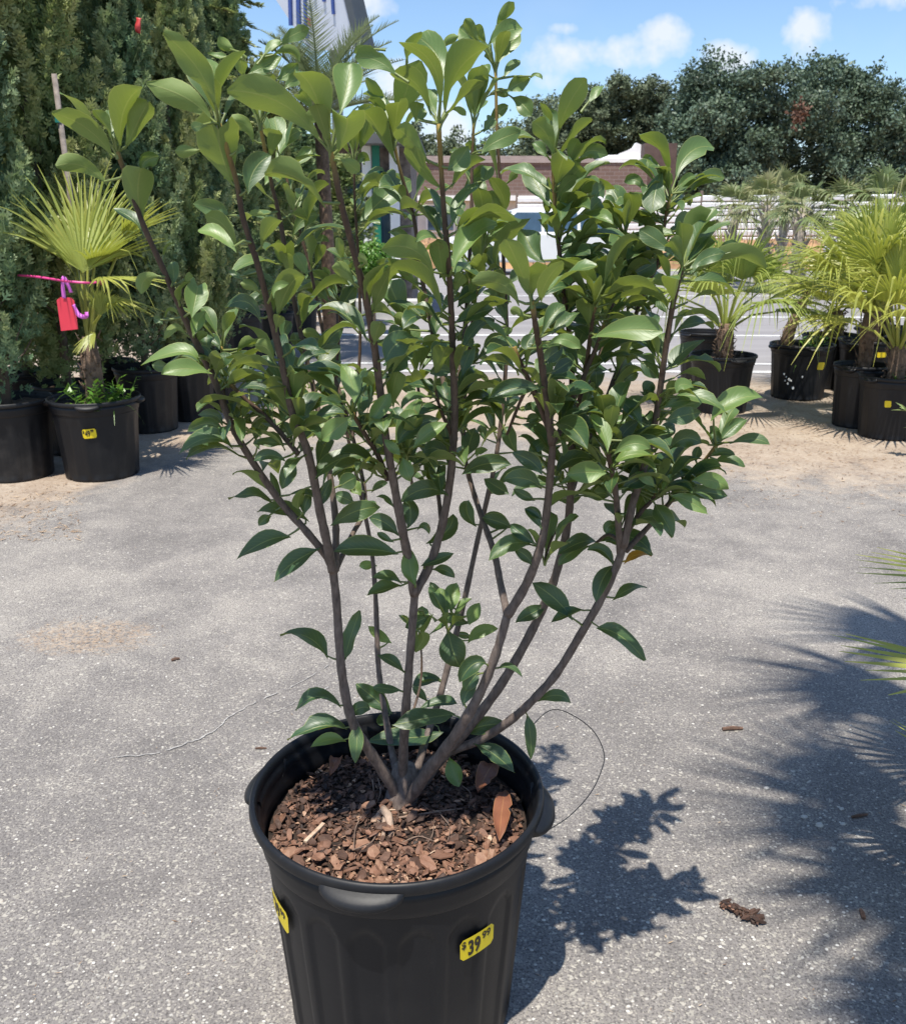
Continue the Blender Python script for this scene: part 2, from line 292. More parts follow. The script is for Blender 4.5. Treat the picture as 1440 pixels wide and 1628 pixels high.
# ------------------------------------------------------------------ mesh helpers
class MB:
    def __init__(s): s.v = []; s.f = []; s.uv = {}; s.t = []; s.mi = []
    def add(s, vs, fs, tint=0.0, uvs=None):
        o = len(s.v); s.v += [tuple(p) for p in vs]
        s.t += (list(tint) if isinstance(tint, (list, tuple)) else [tint] * len(vs))
        if uvs:
            for i, u in enumerate(uvs): s.uv[o + i] = u
        s.f += [tuple(i + o for i in f) for f in fs]; return o
    def box(s, c, d, rot=None, tint=0.0):
        x, y, z = d[0] / 2, d[1] / 2, d[2] / 2
        vs = [Vector(p) for p in ((-x, -y, -z), (x, -y, -z), (x, y, -z), (-x, y, -z), (-x, -y, z), (x, -y, z), (x, y, z), (-x, y, z))]
        if rot is not None: vs = [rot @ p for p in vs]
        c = Vector(c)
        s.add([p + c for p in vs], [(0, 3, 2, 1), (4, 5, 6, 7), (0, 1, 5, 4), (1, 2, 6, 5), (2, 3, 7, 6), (3, 0, 4, 7)], tint)
    def tube(s, pts, rad, sides=7, tint=0.0, cap=True, uv=None):
        pts = [Vector(p) for p in pts]; n = len(pts)
        if n < 2: return
        rr = rad if isinstance(rad, (list, tuple)) else [rad] * n
        tt = tint if isinstance(tint, (list, tuple)) else [tint] * n
        vs = []; ts = []; fs = []
        T0 = (pts[1] - pts[0]).normalized(); ref = Vector((0, 0, 1)) if abs(T0.z) < 0.9 else Vector((1, 0, 0))
        U = T0.cross(ref).normalized()
        for i in range(n):
            T = (pts[min(i + 1, n - 1)] - pts[max(i - 1, 0)])
            T = T.normalized() if T.length > 1e-9 else T0
            U = (U - T * U.dot(T)); U = U.normalized() if U.length > 1e-6 else T.orthogonal().normalized()
            W = T.cross(U)
            for k in range(sides):
                a = 2 * math.pi * k / sides
                vs.append(pts[i] + (U * math.cos(a) + W * math.sin(a)) * rr[i]); ts.append(tt[i])
        for i in range(n - 1):
            for k in range(sides):
                k2 = (k + 1) % sides
                fs.append((i * sides + k, i * sides + k2, (i + 1) * sides + k2, (i + 1) * sides + k))
        if cap:
            fs.append(tuple(range(sides))[::-1]); fs.append(tuple((n - 1) * sides + k for k in range(sides)))
        s.add(vs, fs, ts, [uv] * len(vs) if uv else None)
    def prism(s, poly, y0, y1, tint=0.0):        # polygon in x,z extruded along y
        n = len(poly)
        vs = [(x, y0, z) for x, z in poly] + [(x, y1, z) for x, z in poly]
        s.add(vs, [tuple(range(n)), tuple(range(2 * n - 1, n - 1, -1))] + [((i + 1) % n, i, n + i, n + (i + 1) % n) for i in range(n)], tint)
    def build(s, name, mat, parent=None, smooth=False, loc=None):
        me = bpy.data.meshes.new(name)
        vs = s.v
        if loc is not None: L = Vector(loc); vs = [(p[0] - L.x, p[1] - L.y, p[2] - L.z) for p in vs]
        me.from_pydata(vs, [], s.f)
        finish(me, mat, s.t, s.uv, smooth)
        return link(name, me, parent, loc)
def finish(me, mat, tints=None, uv=None, smooth=False):
    for m_ in (mat if isinstance(mat, (list, tuple)) else [mat]): me.materials.append(m_)
    if tints is not None and any(tints):
        a = me.attributes.new('tint', 'FLOAT', 'POINT'); a.data.foreach_set('value', np.asarray(tints, dtype=np.float32))
    if uv:
        l = me.uv_layers.new(name='UVMap'); li = np.zeros(len(me.loops), dtype=np.int32); me.loops.foreach_get('vertex_index', li)
        arr = np.full((len(me.vertices), 2), 0.5, dtype=np.float32); arr[:, 0] = 0.3
        for k, u in uv.items(): arr[k] = u
        l.data.foreach_set('uv', arr[li].ravel())
    if smooth: me.polygons.foreach_set('use_smooth', np.ones(len(me.polygons), dtype=bool))
    me.update()
def link(name, me, parent=None, loc=None):
    o = bpy.data.objects.new(name, me); COL.objects.link(o)
    if loc is not None: o.location = loc
    if parent is not None:
        o.parent = parent
        if loc is not None: o.location = Vector(loc) - Vector(parent.location)
    return o
def quads_mesh(name, verts, mat, tints=None, nper=4):
    """verts: (n, nper, 3) array of separate polygons"""
    n = verts.shape[0]; me = bpy.data.meshes.new(name)
    me.vertices.add(n * nper); me.vertices.foreach_set('co', verts.astype(np.float32).ravel())
    me.loops.add(n * nper); me.loops.foreach_set('vertex_index', np.arange(n * nper, dtype=np.int32))
    me.polygons.add(n); me.polygons.foreach_set('loop_start', np.arange(0, n * nper, nper, dtype=np.int32))
    me.update(calc_edges=True)
    finish(me, mat, None if tints is None else np.repeat(tints, nper))
    return me
def tag(o, label, cat, group=None, kind=None):
    if label: o['label'] = label
    if cat: o['category'] = cat
    if group: o['group'] = group
    if kind: o['kind'] = kind
    return o
def empty(name, loc, label, cat, group=None):
    o = bpy.data.objects.new(name, None); COL.objects.link(o); o.location = loc; o.empty_display_size = 0.05
    return tag(o, label, cat, group)
def struct(o): o['kind'] = 'structure'; return o
def smooth_path(pts, sub=4):
    """Catmull-Rom through tuples of any length"""
    P = [np.array(p, dtype=float) for p in pts]; out = []
    for i in range(len(P) - 1):
        p0 = P[max(i - 1, 0)]; p1 = P[i]; p2 = P[i + 1]; p3 = P[min(i + 2, len(P) - 1)]
        for k in range(sub):
            t = k / sub
            out.append(0.5 * ((2 * p1) + (-p0 + p2) * t + (2 * p0 - 5 * p1 + 4 * p2 - p3) * t * t + (-p0 + 3 * p1 - 3 * p2 + p3) * t ** 3))
    out.append(P[-1]); return out

# ------------------------------------------------------------------ setting: ground, lines, fence, building
def ground():
    xs = [-400, -60, -12, -5, -2.5, 0, 2.5, 5, 12, 60, 400]; ys = [-40, -6, 0, 2, 4, 6, 9, 14, 30, 100, 900]
    vs = [(x, y, 0) for y in ys for x in xs]; n = len(xs)
    fs = [(j * n + i, j * n + i + 1, (j + 1) * n + i + 1, (j + 1) * n + i) for j in range(len(ys) - 1) for i in range(n - 1)]
    b = MB(); b.add(vs, fs); struct(b.build('ground', M['ground']))
ground()
def strip(name, pts, w, mat, z=0.004, jit=0.3):
    b = MB(); pts = [Vector(p) for p in pts]; vs = []
    for i, p in enumerate(pts):
        T = (pts[min(i + 1, len(pts) - 1)] - pts[max(i - 1, 0)]).normalized(); S = Vector((-T.y, T.x, 0))
        ww = w * (1 + random.uniform(-jit, jit)) / 2
        vs += [p - S * ww + Vector((0, 0, z)), p + S * ww + Vector((0, 0, z))]
    b.add(vs, [(2 * i, 2 * i + 2, 2 * i + 3, 2 * i + 1) for i in range(len(pts) - 1)])
    return struct(b.build(name, mat))
M['line'] = simple('worn_line_paint', (0.66, 0.66, 0.65), 0.7, 0.25, 9)
M['chalk'] = simple('pale_scratch', (0.37, 0.35, 0.325), 0.85, 0.4, 60)
for py0, py1, w in ((589, 593, .10), (577, 580, .10), (532, 535, .12), (503, 505, .13), (470, 471, .13)):
    a = on_z(420, py0); c = on_z(1700, py1)
    a = Vector((a.x * 1.3, a.y, 0)); strip('painted_line', [a.lerp(c, t / 12) for t in range(13)], w, M['line'], 0.004, 0.12)
srg = random.Random(6)
def scratch(px_pts, w):
    cr = [Vector(p) + Vector((srg.gauss(0, .0022), srg.gauss(0, .0022), 0)) for p in smooth_path([tuple(on_z(x, y)) for x, y in px_pts], 9)]
    i = 0
    while i < len(cr) - 2:
        k = srg.randint(3, 9); seg = cr[i:i + k + 1]
        if len(seg) > 1: strip('pale_surface_scratch', seg, w * srg.uniform(.5, 1.3), M['chalk'], 0.003, 0.6)
        i += k + (srg.randint(0, 2) if srg.random() < .5 else 0)
scratch(((175, 1206), (240, 1200), (300, 1182), (345, 1160), (370, 1137), (420, 1112), (470, 1090), (523, 1058)), .0036)
scratch(((430, 1135), (470, 1118), (505, 1102), (530, 1090)), .0024)

# raised bank behind the car park, with rust-coloured dry grass
M['bank'] = simple('rusty_bank', (0.33, 0.19, 0.095), 0.95, 0.55, 1.6, 0.5, 8)
M['bank_wall'] = simple('old_block_wall', (0.17, 0.13, 0.11), 0.9, 0.5, 2.5, 0.4, 12)
b = MB()
xs = np.linspace(-4, 60, 65)
for i in range(64):
    vs = []
    for x in (xs[i], xs[i + 1]):
        k = 0.08 * math.sin(x * 1.7) + 0.06 * math.sin(x * 4.1)
        vs += [(x, 27.6 + k, -0.02), (x, 28.0 + k, 0.42 + k), (x, 29.6, 0.80 + k * .5), (x, 36, 0.75), (x, 60, 0.5)]
    b.add(vs, [(j, j + 5, j + 6, j + 1) for j in range(4)])
struct(b.build('bank_of_dry_grass', M['bank']))
b = MB(); n = 5200
px = RNG.uniform(-3, 34, n); py = RNG.uniform(27.7, 29.8, n); hh = RNG.uniform(.12, .42, n)
vv = np.zeros((n, 3, 3)); zz = np.clip((py - 27.6) / 2.0, 0, 1) * 0.8
an = RNG.uniform(0, 6.28, n); w = 0.02
vv[:, 0] = np.stack([px - w * np.cos(an), py - w * np.sin(an), zz - .03], 1); vv[:, 1] = np.stack([px + w * np.cos(an), py + w * np.sin(an), zz - .03], 1)
vv[:, 2] = np.stack([px + RNG.normal(0, .09, n), py + RNG.normal(0, .09, n), zz + hh], 1)
o = link('dry_grass', quads_mesh('dry_grass', vv, M['straw'], RNG.uniform(0.1, .8, n), 3))
tag(o, 'rust-brown dry grass along the bank under the white fence', 'grass', kind='stuff')

def fence():
    # long white metal fence of horizontal boards; runs away slightly to the right
    root = empty('metal_fence', (0, 0, 0), 'long white fence of horizontal metal boards behind the fan palms', 'fence')
    P0 = Vector((2.2, 33.0, 0.62)); P1 = Vector((24.0, 30.2, 0.72)); D = (P1 - P0); Ln = D.length; D.normalize()
    ang = math.atan2(D.y, D.x); rot = Matrix.Rotation(ang, 3, 'Z'); span = 3.1; ns = int(Ln / span)
    m_board = simple('white_fence_board', (0.74, 0.745, 0.75), 0.45, 0.1, 2)
    bm = MB(); prof = [(-.012, 0), (-.045, .03), (-.045, .155), (-.012, .185), (.012, .185), (.012, 0)]
    n = len(prof); vs = [(-span / 2 + .03, y, z) for y, z in prof] + [(span / 2 - .03, y, z) for y, z in prof]
    bm.add(vs, [tuple(range(n)), tuple(range(2 * n - 1, n - 1, -1))] + [((i + 1) % n, i, n + i, n + (i + 1) % n) for i in range(n)])
    me = None
    for s_ in range(ns):
        c = P0 + D * (span * (s_ + .5)); c.z = P0.z + (P1.z - P0.z) * (s_ + .5) / ns
        for k in range(7):
            if me is None: ob = bm.build('board', m_board, root); me = ob.data
            else: ob = link('board', me, root)
            ob.location = (c.x, c.y, c.z + k * 0.222); ob.rotation_euler = (random.uniform(-.03, .03), 0, ang)
    pm = MB(); pm.box((0, 0, .85), (.09, .09, 1.9)); pme = None
    for s_ in range(ns + 1):
        c = P0 + D * (span * s_); nrm = Vector((-D.y, D.x, 0)) * 0.06
        if pme is None: ob = pm.build('post', M['bank_wall'], root); pme = ob.data
        else: ob = link('post', pme, root)
        ob.location = (c.x + nrm.x, c.y + nrm.y, c.z - .12); ob.rotation_euler = (0, 0, ang)
fence()

def brick_mat():
    mt, nt, b, o = new_mat('brown_brick'); q = NB(nt); p = q.obj()
    mp = q.N('ShaderNodeMapping'); mp.inputs['Rotation'].default_value = (R(90), 0, 0); q.L(p, mp.inputs[0])
    br = q.N('ShaderNodeTexBrick'); q.L(mp.outputs[0], br.inputs['Vector'])
    br.inputs['Scale'].default_value = 1.0; br.inputs['Brick Width'].default_value = 0.42; br.inputs['Row Height'].default_value = 0.16; br.inputs['Mortar Size'].default_value = 0.012
    br.inputs['Color1'].default_value = (0.155, 0.10, 0.082, 1); br.inputs['Color2'].default_value = (0.205, 0.135, 0.11, 1); br.inputs['Mortar'].default_value = (0.27, 0.22, 0.2, 1)
    q.L(q.mix(q.m('MULTIPLY', q.noise(0.6, 4, .6, p), 0.4), br.outputs[0], (0.12, 0.08, 0.07)), b.inputs['Base Color']); b.inputs['Roughness'].default_value = 0.9
    q.L(q.bump(br.outputs['Fac'], -0.4, 0.02), b.inputs['Normal']); return mt
M['brick'] = brick_mat()
M['glass'] = simple('dark_window_glass', (0.05, 0.09, 0.13), 0.08, 0.3, 2, spec=0.8)
def building():
    Y = 44.0; x0 = x_at(648, Y, 3); x1 = x_at(1028, Y, 3); zt = at_y(900, 258, Y).z; zb = at_y(900, 312, Y).z
    root = empty('brick_building', (0, 0, 0), 'brown brick building with a stepped white parapet in front of the dark trees', 'building')
    def P(name, c, d, mat, par=root):
        b = MB(); b.box(c, d); return b.build(name, mat, par, loc=None)
    cx = (x0 + x1) / 2; w = x1 - x0
    P('wall', (cx, Y + 3, (zt + zb) / 2), (w, 6, zt - zb), M['brick'])
    P('wall', (cx, Y + 3.1, zb / 2 - .02), (w - .3, 5.6, zb), simple('cream_wall', (0.55, 0.53, 0.5), 0.8, 0.1, 2))
    P('fascia', (cx, Y + .02, zb - .07), (w + .2, .5, .22), M['white'])
    xc = x_at(950, Y, 3); P('coping', ((xc + x1) / 2, Y + 3, zt + .09), (x1 - xc + .06, 6.1, .18), M['white'])
    b = MB(); b.add([(x0 - .2, Y - .1, zt - .02), (xc, Y - .1, zt - .02), (xc, Y + 3.2, zt + .5), (x0 - .2, Y + 3.2, zt + .5), (x0 - .2, Y + 6.2, zt), (xc, Y + 6.2, zt)], [(0, 1, 2, 3), (3, 2, 5, 4)]); b.build('roof', simple('brown_shingle', (.17, .125, .105), .9, .3, 2.5, .3, 9), root)
    # stepped white gable piece on the right-hand end of the parapet
    b = MB(); xr = x_at(1016, Y, 3); xl = x_at(985, Y, 3); zz = at_y(1000, 229, Y).z; xa = x_at(955, Y, 3)
    poly = [(xa, zt + .18), (xr, zt + .18), (xr, zz), (xr - .22, zz + .08), (xr - .35, zz - .12), (xl + .35, zt + .55), (xl, zt + .42), (xl - .1, zt + .34), (xa, zt + .32)]
    b.prism(poly, Y + .1, Y + .5); b.build('parapet_gable', M['white'], root)
    P('side_wing', (x1 + .75, Y + 4.5, (zt + .9) / 2), (1.5, 7, zt + .9), simple('dark_brick', (0.10, 0.065, 0.055), 0.9, 0.25, 3), root)
    for i in range(4):
        wx = x_at(700 + i * 78, Y, 2); f = P('window', (wx, Y + .27, zb - .95), (1.35, .12, 1.25), M['white'])
        P('pane', (wx, Y + .19, zb - .95), (1.18, .06, 1.08), M['glass'], f)
building()

def shop():
    # low shop front behind the conifers: white posts, green trim, stone facing
    Y = 13.5; root = empty('garden_shop', (0, 0, 0), 'low shop front with green posts and white trim behind the conifers', 'building')
    def P(name, c, d, mat, par=root):
        b = MB(); b.box(c, d); return b.build(name, mat, par)
    green = simple('green_trim', (0.01, 0.16, 0.10), 0.45, 0.1); stone = simple('stone_facing', (0.20, 0.165, 0.145), 0.9, 0.55, 9, 0.6, 14)
    X = lambda px: x_at(px, Y, 1.3)
    P('wall', ((X(330) + X(652)) / 2, Y + 1.6, 1.15), (X(652) - X(330), 2.4, 2.3), stone)
    for px in (447, 600): P('post', (X(px), Y, 1.2), (.10, .10, 2.4), green)
    for px in (468, 585, 628): P('trim', (X(px), Y + .05, 1.15), (.13, .10, 2.3), M['white'])
    P('door', (X(593), Y + .32, 1.0), (.75, .06, 2.0), M['glass']); P('door', (X(456), Y + .32, 1.0), (.8, .06, 2.0), M['glass'])
    P('plinth', ((X(560) + X(668)) / 2, Y - .35, .12), (X(668) - X(560), .5, .24), simple('pale_step', (.5, .48, .45), .8, .15, 4))
    P('roof', ((X(330) + X(652)) / 2, Y + 1.3, 2.36), (X(652) - X(330) + .3, 3.4, .12), simple('shop_roof', (.10, .10, .10), .8, .2, 4))
shop()

def sign_board():
    # tall white roadside board, seen from below at a slant, with blue strokes of lettering
    Y = 15.0; root = empty('sign_board', (0, 0, 0), 'slanted white sign board with blue vertical strokes above the date palm', 'sign')
    c = [at_y(px, py, yy) for px, py, yy in ((400, -60, 15.6), (535, -60, 14.6), (568, 78, 14.6))]
    nrm = (c[1] - c[0]).cross(c[2] - c[0]).normalized()
    if nrm.y > 0: nrm = -nrm
    o_ = Vector((0, 0, CAM_H)); r_ = ray(492, 80); c.append(o_ + r_ * ((c[0] - o_).dot(nrm) / r_.dot(nrm)))
    b = MB(); bk = [p - nrm * .22 for p in c]
    b.add(c + bk, [(0, 1, 2, 3), (7, 6, 5, 4), (0, 4, 5, 1), (1, 5, 6, 2), (2, 6, 7, 3), (3, 7, 4, 0)]); b.build('panel', simple('white_sign_face', (0.62, 0.66, 0.74), 0.4, 0.06, 2), root)
    blue = simple('blue_lettering', (0.04, 0.09, 0.33), 0.4, 0.1); rd = simple('red_lettering', (0.4, 0.08, 0.1), 0.4, .1)
    def stroke(px, y0, y1, w, mat):
        d = MB(); pts = []
        for x, y in ((px - w, y0), (px + w, y0), (px + w + 2, y1), (px - w + 2, y1)):
            r_ = ray(x, y); o_ = Vector((0, 0, CAM_H)); t = (c[0] + nrm * .03 - o_).dot(nrm) / r_.dot(nrm); pts.append(o_ + r_ * t)
        bb = [p - nrm * .03 for p in pts]
        d.add(pts + bb, [(0, 1, 2, 3), (7, 6, 5, 4), (0, 4, 5, 1), (1, 5, 6, 2), (2, 6, 7, 3), (3, 7, 4, 0)]); d.build('letter_stroke', mat, root)
    for px, y0, y1, w in ((459, -30, 40, 2.2), (472, -30, 42, 2.6), (483, -30, 60, 1.8), (491, 9, 17, 1.6), (497, -30, -4, 2), (512, -30, 2, 2), (527, -10, 22, 1.8), (486, 44, 60, 2.0)): stroke(px, y0, y1, w, blue)
    stroke(489.5, 28, 41, 1.5, rd)
    b = MB(); e0, e1 = c[1], c[2]; S = Vector((.10, 0, 0))
    b.add([e0 - nrm * .25, e0 + nrm * .03, e0 + nrm * .03 + S, e0 - nrm * .25 + S, e1 - nrm * .25, e1 + nrm * .03, e1 + nrm * .03 + S, e1 - nrm * .25 + S], [(0, 1, 2, 3), (7, 6, 5, 4), (0, 4, 5, 1), (1, 5, 6, 2), (2, 6, 7, 3), (3, 7, 4, 0)])
    b.build('edge_trim', simple('dark_trim', (.06, .07, .08), .5, .1), root)
    b = MB(); b.tube([(c[3].x + .35, 15.5, 0), (c[3].x + .35, 15.5, c[3].z + 1.5)], .09, 10); b.build('post', simple('sign_post', (.25, .25, .26), .5, .1), root)
sign_board()

# ------------------------------------------------------------------ far trees
def broad_tree(name, label, cx, cy, h, rx, base, n, mat, seed, leaf=0.2, group='trees behind the fence', lobes=26, low=0.08):
    rg = np.random.default_rng(seed); root = empty(name, (cx, cy, base), label, 'tree', group)
    # lobes of the crown
    L = []
    for i in range(lobes):
        a = rg.uniform(0, 6.283); e = (i + .5) / lobes * (0.95 - low) + low; rr = rx * (0.92 * math.sqrt(max(0.02, 1 - ((e - 0.42) / 0.62) ** 2))) * (rg.uniform(0.0, 1.0) ** .5 * .85)
        L.append((rr * math.cos(a), rr * math.sin(a) * .8, e * h, rg.uniform(0.20, 0.34) * rx))
    L = np.array(L); k = rg.integers(0, lobes, n)
    d = rg.normal(size=(n, 3)); d /= np.linalg.norm(d, axis=1)[:, None]
    r = rg.uniform(0.45, 1.08, n) ** 0.6
    C = rg.normal(size=(lobes, 26, 3)); C /= np.linalg.norm(C, axis=2)[:, :, None]; cr_ = rg.uniform(.55, 1.12, (lobes, 26))     # bunch the leaves into clumps
    j = rg.integers(0, 26, n); cd = C[k, j]; P = L[k, :3] + (cd * cr_[k, j][:, None] + rg.normal(0, .17, (n, 3))) * (L[k, 3])[:, None] * np.array([1, 1, .85])
    d = cd
    P[:, 2] = np.clip(P[:, 2], 0.03 * h, None)
    a1 = rg.normal(size=(n, 3)); a1 /= np.linalg.norm(a1, axis=1)[:, None]
    a2 = np.cross(a1, d + rg.normal(0, .6, (n, 3))); a2 /= (np.linalg.norm(a2, axis=1)[:, None] + 1e-9)
    sz = rg.uniform(.6, 1.3, n) * leaf
    V = np.stack([P - a1 * sz[:, None], P + a2 * (sz * .55)[:, None], P + a1 * sz[:, None], P - a2 * (sz * .55)[:, None]], 1)
    # tops of lobes carry paler leaves
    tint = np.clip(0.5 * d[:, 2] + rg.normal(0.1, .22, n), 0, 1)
    link('crown', quads_mesh('crown', V, mat, tint), root)
    b = MB(); b.tube([(0, 0, -.1), (.1, 0, h * .2), (0, .1, h * .55)], [h * .028, h * .022, h * .01], 8)
    for i in range(7):
        q = L[i * 3 % lobes]; b.tube([(0.05, 0, h * rg.uniform(.14, .35)), (q[0] * .5, q[1] * .5, q[2] * .62), (q[0], q[1], q[2])], [h * .012, h * .008, h * .003], 6)
    b.build('trunk', M['trunk'], root)
    return root
YT = 58
def tz(px, py, Y=YT): return at_y(px, py, Y).z
broad_tree('broadleaf_tree', 'wide dark green tree directly right of the brick building', x_at(1150, YT, 5), YT, tz(1140, 108), 5.6, 0, 95000, M['oak'], 3, .115, lobes=44, low=.03)
broad_tree('broadleaf_tree', 'tall dark tree with reddish twigs beside it, at the right edge', x_at(1350, YT, 5), YT + 1, tz(1350, 98), 5.0, 0, 85000, M['oak'], 5, .115, lobes=40, low=.03)
broad_tree('broadleaf_tree', 'dark tree cut by the picture edge beyond the fan palms', x_at(1478, YT, 5), YT - 1, tz(1440, 112), 3.6, 0, 40000, M['oak'], 8, .115, lobes=26, low=.03)
broad_tree('broadleaf_tree', 'lower tree with thin feathery top above the white parapet', x_at(1010, YT + 6, 5), YT + 6, tz(1010, 126, YT + 6), 4.4, 0, 60000, M['oak_far'], 9, .12, lobes=22)
broad_tree('broadleaf_tree', 'grey-green tree behind the brick roof beside the shrub top', x_at(890, YT + 10, 5), YT + 10, tz(900, 152, YT + 10), 6.2, 0, 60000, M['oak_far'], 12, .13, lobes=26)
broad_tree('broadleaf_tree', 'pale distant tree hidden behind the middle of the shrub', x_at(700, YT + 14, 5), YT + 14, tz(700, 215, YT + 14), 6.5, 0, 40000, M['oak_far'], 13, .15, lobes=20)
# a tuft of rusty dead foliage between the two big trees
rg = np.random.default_rng(4); n = 260; c = at_y(1271, 180, YT - 4.6)
P = np.array(c) + rg.normal(0, .22, (n, 3)) * np.array([1, .6, 1.3]); a1 = rg.normal(size=(n, 3)); a1 /= np.linalg.norm(a1, axis=1)[:, None]; a2 = np.cross(a1, rg.normal(size=(n, 3)))
V = np.stack([P - a1 * .12, P + a2 * .04, P + a1 * .12, P - a2 * .04], 1)
par = [o for o in bpy.data.objects if o.get('label', '').startswith('tall dark tree')][0]
o = link('dead_twigs', quads_mesh('dead_twigs', V, simple('rusty_foliage', (.16, .085, .055), .8, .35)), par); o.location = -Vector(par.location); o['kind'] = 'stuff'

# ------------------------------------------------------------------ parked cars
def car(label, cx, cy, ang, paint):
    root = empty('parked_car', (cx, cy, 0), label, 'car', 'cars in the car park'); root.rotation_euler = (0, 0, ang)
    body = [(-2.25, .38), (-2.3, .62), (-2.22, .92), (-1.35, 1.02), (-1.2, 1.05), (1.55, 1.06), (2.2, 1.0), (2.28, .6), (2.22, .38), (1.75, .34), (1.7, .5), (1.45, .68), (1.2, .5), (1.15, .32), (-1.05, .32), (-1.1, .5), (-1.35, .68), (-1.62, .5), (-1.68, .34)]
    b = MB(); b.prism(body, -.88, .88); o = b.build('body', paint, root)
    md = o.modifiers.new('bevel', 'BEVEL'); md.width = .06; md.segments = 3; md.limit_method = 'ANGLE'
    # cabin: narrower at the roof
    b = MB(); lo = [(-1.3, 1.04), (2.1, 1.04)]; hi = [(-.55, 1.60), (1.75, 1.60)]; hi2 = [(-.35, 1.66), (1.5, 1.66)]
    vs = []
    for (xa, za), (xb, zb_), yy in ((lo[0], lo[1], .84), (hi[0], hi[1], .68), (hi2[0], hi2[1], .58)):
        vs += [(xa, -yy, za), (xb, -yy, zb_), (xb, yy, zb_), (xa, yy, za)]
    b.add(vs, [(0, 1, 5, 4), (1, 2, 6, 5), (2, 3, 7, 6), (3, 0, 4, 7), (4, 5, 9, 8), (5, 6, 10, 9), (6, 7, 11, 10), (7, 4, 8, 11), (8, 9, 10, 11)])
    b.build('roof', paint, root, smooth=False)
    def glass(pts):
        b = MB(); b.add(pts, [(0, 1, 2, 3)]); g = b.build('window', M['glass'], root); s_ = g.modifiers.new('t', 'SOLIDIFY'); s_.thickness = .02
    for sgn in (-1, 1):
        f = lambda x, t: (x, sgn * (.84 - .16 * t + .012), 1.04 + .56 * t)
        for xa, xb, xc, xd in ((-1.02, .12, .12, -.5), (.2, 1.05, 1.05, .2), (1.13, 1.9, 1.68, 1.13)): glass([f(xa, .08), f(xb, .08), f(xc, .9), f(xd, .9)])
    glass([(-1.22, -.72, 1.09), (-1.22, .72, 1.09), (-.62, .6, 1.56), (-.62, -.6, 1.56)]); glass([(2.1, -.7, 1.1), (2.1, .7, 1.1), (1.79, .6, 1.55), (1.79, -.6, 1.55)])
    ty = simple('tyre_rubber', (.02, .02, .02), .85, .2); rm = simple('wheel_rim', (.45, .45, .46), .35, .1, metallic=.8)
    for x in (-1.36, 1.45):
        for sgn in (-1, 1):
            b = MB(); prof = [(.0, .10), (.20, .10), (.30, .11), (.33, .07), (.33, -.07), (.30, -.11), (0, -.11)]
            vs = []; n = 20
            for r_, y in prof: vs += [(x + r_ * math.cos(6.2832 * k / n), sgn * .78 + y, .33 + r_ * math.sin(6.2832 * k / n)) for k in range(n)]
            b.add(vs, [(j * n + k, j * n + (k + 1) % n, (j + 1) * n + (k + 1) % n, (j + 1) * n + k) for j in range(len(prof) - 1) for k in range(n)]); w = b.build('wheel', ty, root, True)
            b = MB(); b.tube([(x, sgn * .88, .33), (x, sgn * .905, .33)], .2, 14); b.build('rim', rm, w)
        b = MB(); b.box((-2.24 if x < 0 else 2.2, 0, .48), (.12, 1.6, .16)); b.build('bumper', simple('grey_trim', (.08, .08, .08), .6, .1), root)
    for sgn in (-1, 1):
        b = MB(); b.box((-2.2, sgn * .62, .78), (.14, .34, .14)); b.build('headlight', simple('lamp_glass', (.6, .62, .65), .15, .05), root)
        b = MB(); b.box((2.2, sgn * .68, .82), (.1, .2, .26)); b.build('tail_light', simple('red_lamp', (.4, .02, .02), .2, .05), root)
        b = MB(); b.box((-.95, sgn * .95, 1.08), (.16, .16, .12)); b.build('mirror', paint, root)
white_paint = simple('white_car_paint', (0.74, 0.74, 0.72), 0.25, 0.03, 2)
car('white car parked behind the middle of the shrub', x_at(845, 25, 1), 25.0, R(4), white_paint)
car('white car whose roof shows above the potted palms', x_at(1475, 24, 1), 24.0, R(-6), white_paint)

